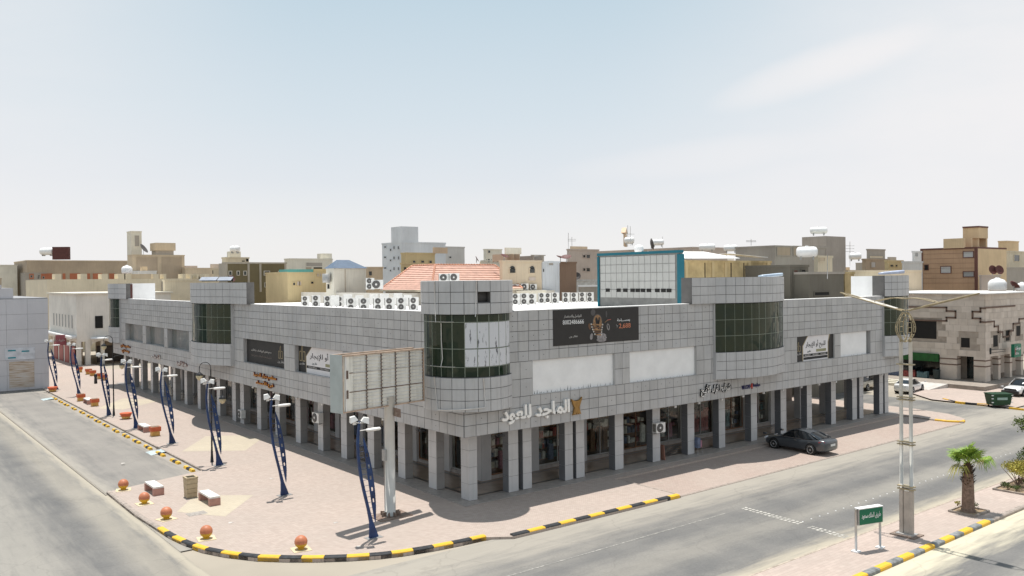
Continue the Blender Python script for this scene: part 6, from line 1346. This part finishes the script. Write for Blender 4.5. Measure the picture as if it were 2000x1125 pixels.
for k, (px, py) in enumerate([(1960, 952), (1970, 957), (1985, 960), (1995, 945)]): bush(G(px, py), .3, .3, LG3, 'low weed clump on the edge of the right bed, %s from the left' % ords[k], 200, 3, .5, 20+k, .07)

# ================================================================== VEHICLES
TYRE = mat('tyre_rubber', (.02, .02, .02), .8); RIM = mat('alloy_rim', (.55, .55, .55), .3, .05, metal=.8); CGL = mat('car_glass', (.010, .012, .014), .04, .2, spec=.8); CHR = mat('chrome', (.7, .7, .7), .15, .02, metal=1.0); TL = mat('tail_light', (.45, .01, .02), .2, .05, spec=.7); HL = mat('head_light', (.75, .76, .78), .1, .02, spec=.8); PLATE = mat('number_plate', (.7, .7, .68), .5)
def paint(n, c): 
    m = mat(n, c, .3, .02, 1, spec=.6); m.node_tree.nodes['Principled BSDF'].inputs['Coat Weight'].default_value = .8; m.node_tree.nodes['Principled BSDF'].inputs['Coat Roughness'].default_value = .05; return m
def car(name, m, L_, W_, H_, stations, cab, label, cat, wheelx, wr=.33, deck=None):
    """stations: (x, z_low, z_belt, halfwidth); cab: (x, z_roof, halfwidth_at_roof) lofted glasshouse"""
    r = empty(name, label=label, cat=cat); b = MB(); rings = []
    for (x_, zl, zb, hw) in stations:
        zm = zl+(zb-zl)*.45
        prof = [(hw*.86, zl), (hw*.97, zl+.1), (hw, zm), (hw*.985, zb-.12), (hw*.9, zb-.02), (hw*.5, zb+.02), (0, zb+.03)]
        rings.append([(x_, y_, z_) for y_, z_ in prof]+[(x_, -y_, z_) for y_, z_ in reversed(prof[:-1])])
    n = len(rings[0]); vs = [v for q in rings for v in q]; fs = []
    for i in range(len(rings)-1):
        for k in range(n): fs.append((i*n+k, (i+1)*n+k, (i+1)*n+(k+1) % n, i*n+(k+1) % n))
    fs += [tuple(range(n)), tuple((len(rings)-1)*n+k for k in range(n-1, -1, -1))]
    b.add(vs, fs, 0, True); bo_ = subdiv(b.build('body', m, r), 1)
    # cabin: glass loft + roof skin
    g2 = MB(); rg = []
    for (x_, zr, hr, zb, hb) in cab: rg.append([(x_, hb, zb), (x_, hr, zr), (x_, hr*.55, zr+.03), (x_, 0, zr+.035), (x_, -hr*.55, zr+.03), (x_, -hr, zr), (x_, -hb, zb)])
    vs = [v for q in rg for v in q]; fs = []; mi = []; nc = len(rg)
    for i in range(nc-1):
        for k in range(6):
            fs.append((i*7+k, i*7+k+1, (i+1)*7+k+1, (i+1)*7+k))
    g2.add(vs, fs, 0, True); g2.build('glasshouse', CGL, r)
    rf = MB(); rv_ = [q for q in range(nc) if cab[q][1] > max(c_[1] for c_ in cab)-.17]
    i0, i1 = rv_[0], rv_[-1]; vs = []; 
    for i in range(i0, i1+1): vs += [(v[0], v[1]*1.01, v[2]+.012) for v in rg[i][1:6]]
    fs = [(j*5+k, j*5+k+1, (j+1)*5+k+1, (j+1)*5+k) for j in range(i1-i0) for k in range(4)]
    rf.add(vs, fs, 0, True); rf.build('roof', m, r)
    for s_ in (-1, 1):   # pillars
        for (ia, ib) in ((0, i0), (nc-1, i1)):
            a, c = Vector(rg[ia][0]), Vector(rg[ib][1]); a.y *= s_; c.y *= s_; MB().tube([a, c], .035, 6).build('pillar', m, r)
        mid = (i0+i1)//2; a, c = Vector(rg[mid][0]), Vector(rg[mid][1]); a.y *= s_*1.01; c.y *= s_*1.01; MB().tube([a, c], .03, 6).build('pillar', BLACK if True else m, r)
        MB().box(wheelx[0]-.75, wheelx[0]-.55, s_*W_*.5-.02 if s_ > 0 else -W_*.5-.14, s_*W_*.5+.14 if s_ > 0 else -W_*.5+.02, .92, 1.04).build('mirror', m, r)
    for x_ in wheelx:
        for s_ in (-1, 1):
            rm = Matrix.Rotation(R_(90), 3, 'X'); y_ = s_*(W_/2-.09)
            ar = MB().lathe([(wr*1.2, -.115), (wr*1.2, .115)], (x_, s_*(W_/2-.115), wr+.02), 20, rot=rm).build('wheel_arch', DARK, r)
            wh = MB().lathe([(wr*.7, -.1), (wr*.97, -.1), (wr, -.07), (wr, .07), (wr*.97, .1), (wr*.7, .1)], (x_, y_+s_*.03, wr), 22, rot=rm).build('wheel', TYRE, r)
            rb_ = MB(); yy = y_+s_*.125
            for k in range(8): a = 2*math.pi*k/8; da = Vector((math.cos(a), 0, math.sin(a))); ta = Vector((-math.sin(a), 0, math.cos(a)))*.03; c = Vector((x_, yy, wr)); rb_.add([c+da*.05-ta, c+da*.05+ta, c+da*wr*.64+ta*1.3, c+da*wr*.64-ta*1.3], [(0, 1, 2, 3)])
            rb_.lathe([(wr*.2, -.012), (wr*.2, .012)], (x_, yy, wr), 10, rot=rm); rb_.tube([(x_+wr*.67*math.cos(2*math.pi*k/20), yy, wr+wr*.67*math.sin(2*math.pi*k/20)) for k in range(21)], .02, 5, cap=False); rb_.build('rim', RIM, wh)
    return r
# stations run from front (x=0) to rear (x=L)
SED = [(0.0,.32,.52,.55),(.12,.22,.66,.74),(.45,.18,.76,.86),(1.0,.17,.86,.90),(1.55,.17,.93,.905),(2.4,.17,.95,.91),(3.3,.17,.97,.91),(3.95,.18,1.02,.90),(4.45,.2,1.04,.86),(4.72,.26,1.0,.78),(4.82,.36,.92,.62)]
SCB = [(1.35,.93,.60,.90,.80),(1.75,1.18,.62,.93,.83),(2.15,1.38,.60,.94,.84),(2.6,1.44,.60,.95,.85),(3.1,1.42,.59,.96,.85),(3.5,1.32,.58,.98,.84),(3.9,1.16,.56,1.0,.80),(4.25,1.05,.52,1.02,.74)]
def dress(r, L_, W_, zt_, front=True):
    for s_ in (-1, 1):
        MB().obox((L_-.12, s_*W_*.26-.16 if s_ > 0 else -W_*.26-.16-.0, zt_-.22), (.06, 0, -.02), (0, .34, 0), (0, 0, .14)).build('tail_light', TL, r)
        MB().obox((L_-.5, s_*(W_/2-.09)-(.02 if s_ > 0 else .0), zt_-.2), (.38, -s_*.12, 0), (0, s_*.03, 0), (0, 0, .12)).build('tail_light', TL, r)
        MB().obox((.05, s_*W_*.3-.15, .56), (.08, 0, .03), (0, .32, 0), (0, 0, .12)).build('headlight', HL, r)
    for s_ in (-1, 1):
        for x_ in (2.55, 3.55): MB().box(x_, x_+.18, s_*(W_/2-.005)-.015, s_*(W_/2-.005)+.015, .80, .83).build('door_handle', CHR, r)
    MB().obox((L_+.0, -.26, .62), (.02, 0, 0), (0, .52, 0), (0, 0, .13)).build('number_plate', PLATE, r)
c1 = car('parked_car', paint('paint_dark_grey', (.035, .042, .05)), 4.82, 1.82, 1.45, SED, SCB, 'dark grey sedan parked nose in to the arcade, half in shade', 'car', (.95, 3.75)); dress(c1, 4.82, 1.82, 1.0)
fw_, rw_ = G(1512, 875.5, -.1), G(1588, 889, -.1); dd = (rw_-fw_).normalized(); ang = math.atan2(dd.y, dd.x); sc_ = (rw_-fw_).length/2.8*.94
# visible side is the one facing the road lamps (west): y+ side of a car heading north
nrm = Vector((-dd.y, dd.x, 0)); o_ = fw_-dd*.95*sc_; side_sign = 1 if nrm.x < 0 else -1
c1.location = o_-nrm*side_sign*.88*sc_; c1.rotation_euler.z = ang; c1.scale = (sc_, sc_, sc_)
MB().box(1.3, 4.0, .895, .905, .935, .955).box(1.3, 4.0, -.905, -.895, .935, .955).build('window_trim', CHR, c1)
c2_ = copy_tree(c1); WP = paint('paint_white', (.72, .72, .71))
for ch in c2_.children:
    if ch.type == 'MESH' and ch.data.materials and ch.data.materials[0].name == 'paint_dark_grey': ch.data = ch.data.copy(); ch.data.materials[0] = WP
tag(c2_, 'white sedan parked by the steps of the stone building', 'car'); c2_.location = (65.2, 6.3, -.12); c2_.rotation_euler.z = math.pi+.12; c2_.scale = (1, 1, 1)
PKS = [(0,.4,.62,.7),(.1,.3,.85,.85),(.6,.26,.98,.92),(1.4,.25,1.05,.93),(2.3,.25,1.05,.93),(3.4,.25,1.05,.93),(4.6,.27,1.05,.92),(5.2,.3,1.0,.88)]
PKC = [(1.35,1.04,.66,1.03,.84),(1.8,1.5,.64,1.05,.86),(2.2,1.68,.64,1.06,.87),(2.8,1.70,.64,1.06,.87),(3.4,1.66,.64,1.06,.86),(3.7,1.1,.66,1.04,.84)]
c3 = car('pickup_truck', WP, 5.2, 1.86, 1.7, PKS, PKC, 'white pickup truck with black bumper at the right picture edge', 'pickup truck', (1.0, 4.1), .37); dress(c3, 5.2, 1.86, 1.0)
MB().box(-.12, .1, -.85, .85, .3, .62).build('bumper', BLACK, c3); MB().box(-.02, .06, -.6, .6, .66, .84).build('grille', BLACK, c3); c3.location = (65.9, -2.9, -.06); c3.rotation_euler.z = -.12
c4 = car('parked_van', paint('paint_beige', (.50, .46, .38)), 4.9, 1.9, 1.95, [(0,.4,.8,.8),(.15,.3,1.0,.9),(.8,.26,1.1,.95),(2.5,.26,1.1,.95),(4.7,.28,1.1,.95),(4.9,.35,1.0,.9)], [(.5,1.1,.7,1.08,.86),(1.1,1.75,.72,1.1,.88),(1.6,1.95,.74,1.1,.9),(3.2,1.97,.74,1.1,.9),(4.5,1.93,.74,1.1,.9),(4.85,1.12,.78,1.08,.88)], 'beige van seen between the last two arcade columns', 'van', (.9, 3.9), .34); dress(c4, 4.9, 1.9, 1.05)
c4.location = (64.2, 10.5, -.12); c4.rotation_euler.z = math.pi+.05
c5 = copy_tree(c1); tag(c5, 'dark sedan parked deep behind the far end of the arcade', 'car'); c5.location = (66, 16.5, -.12); c5.rotation_euler.z = math.pi; c5.scale = (1, 1, 1)
# dumpster
DG = mat('dumpster_green', (.006, .05, .02), .45, .2, 2)
dm = empty('dumpster', (58.35, -4.75, -.12), rz=-.62, label='dark green wheeled refuse container at the kerb gap', cat='refuse container')
b = MB(); b.add([(-.85, -.5, .25), (.85, -.5, .25), (.85, .5, .25), (-.85, .5, .25), (-1.0, -.62, 1.25), (1.0, -.62, 1.25), (1.0, .62, 1.25), (-1.0, .62, 1.25)], [(3, 2, 1, 0), (4, 5, 6, 7), (0, 1, 5, 4), (1, 2, 6, 5), (2, 3, 7, 6), (3, 0, 4, 7)]).build('tub', DG, dm)
MB().box(-1.03, 1.03, -.66, .1, 1.26, 1.32).build('lid', DG, dm); MB().box(-1.03, 1.03, .12, .66, 1.26, 1.34).build('lid', DG, dm); MB().box(-.5, .5, -.625, -.6, .75, .98).build('pale_label', mat('label_pale', (.3, .42, .38), .5), dm)
for x_ in (-.7, .7):
    for y_ in (-.4, .4): MB().lathe([(.1, -.03), (.1, .03)], (x_, y_, .1), 12, rot=Matrix.Rotation(R_(90), 3, 'X')).build('caster', TYRE, dm)
for x_ in (-.95, .95): 
    for z_ in (.5, .85, 1.15): MB().box(x_-.08, x_+.08, -.66, -.56, z_, z_+.07).build('reflective_strip', WHITE, dm)
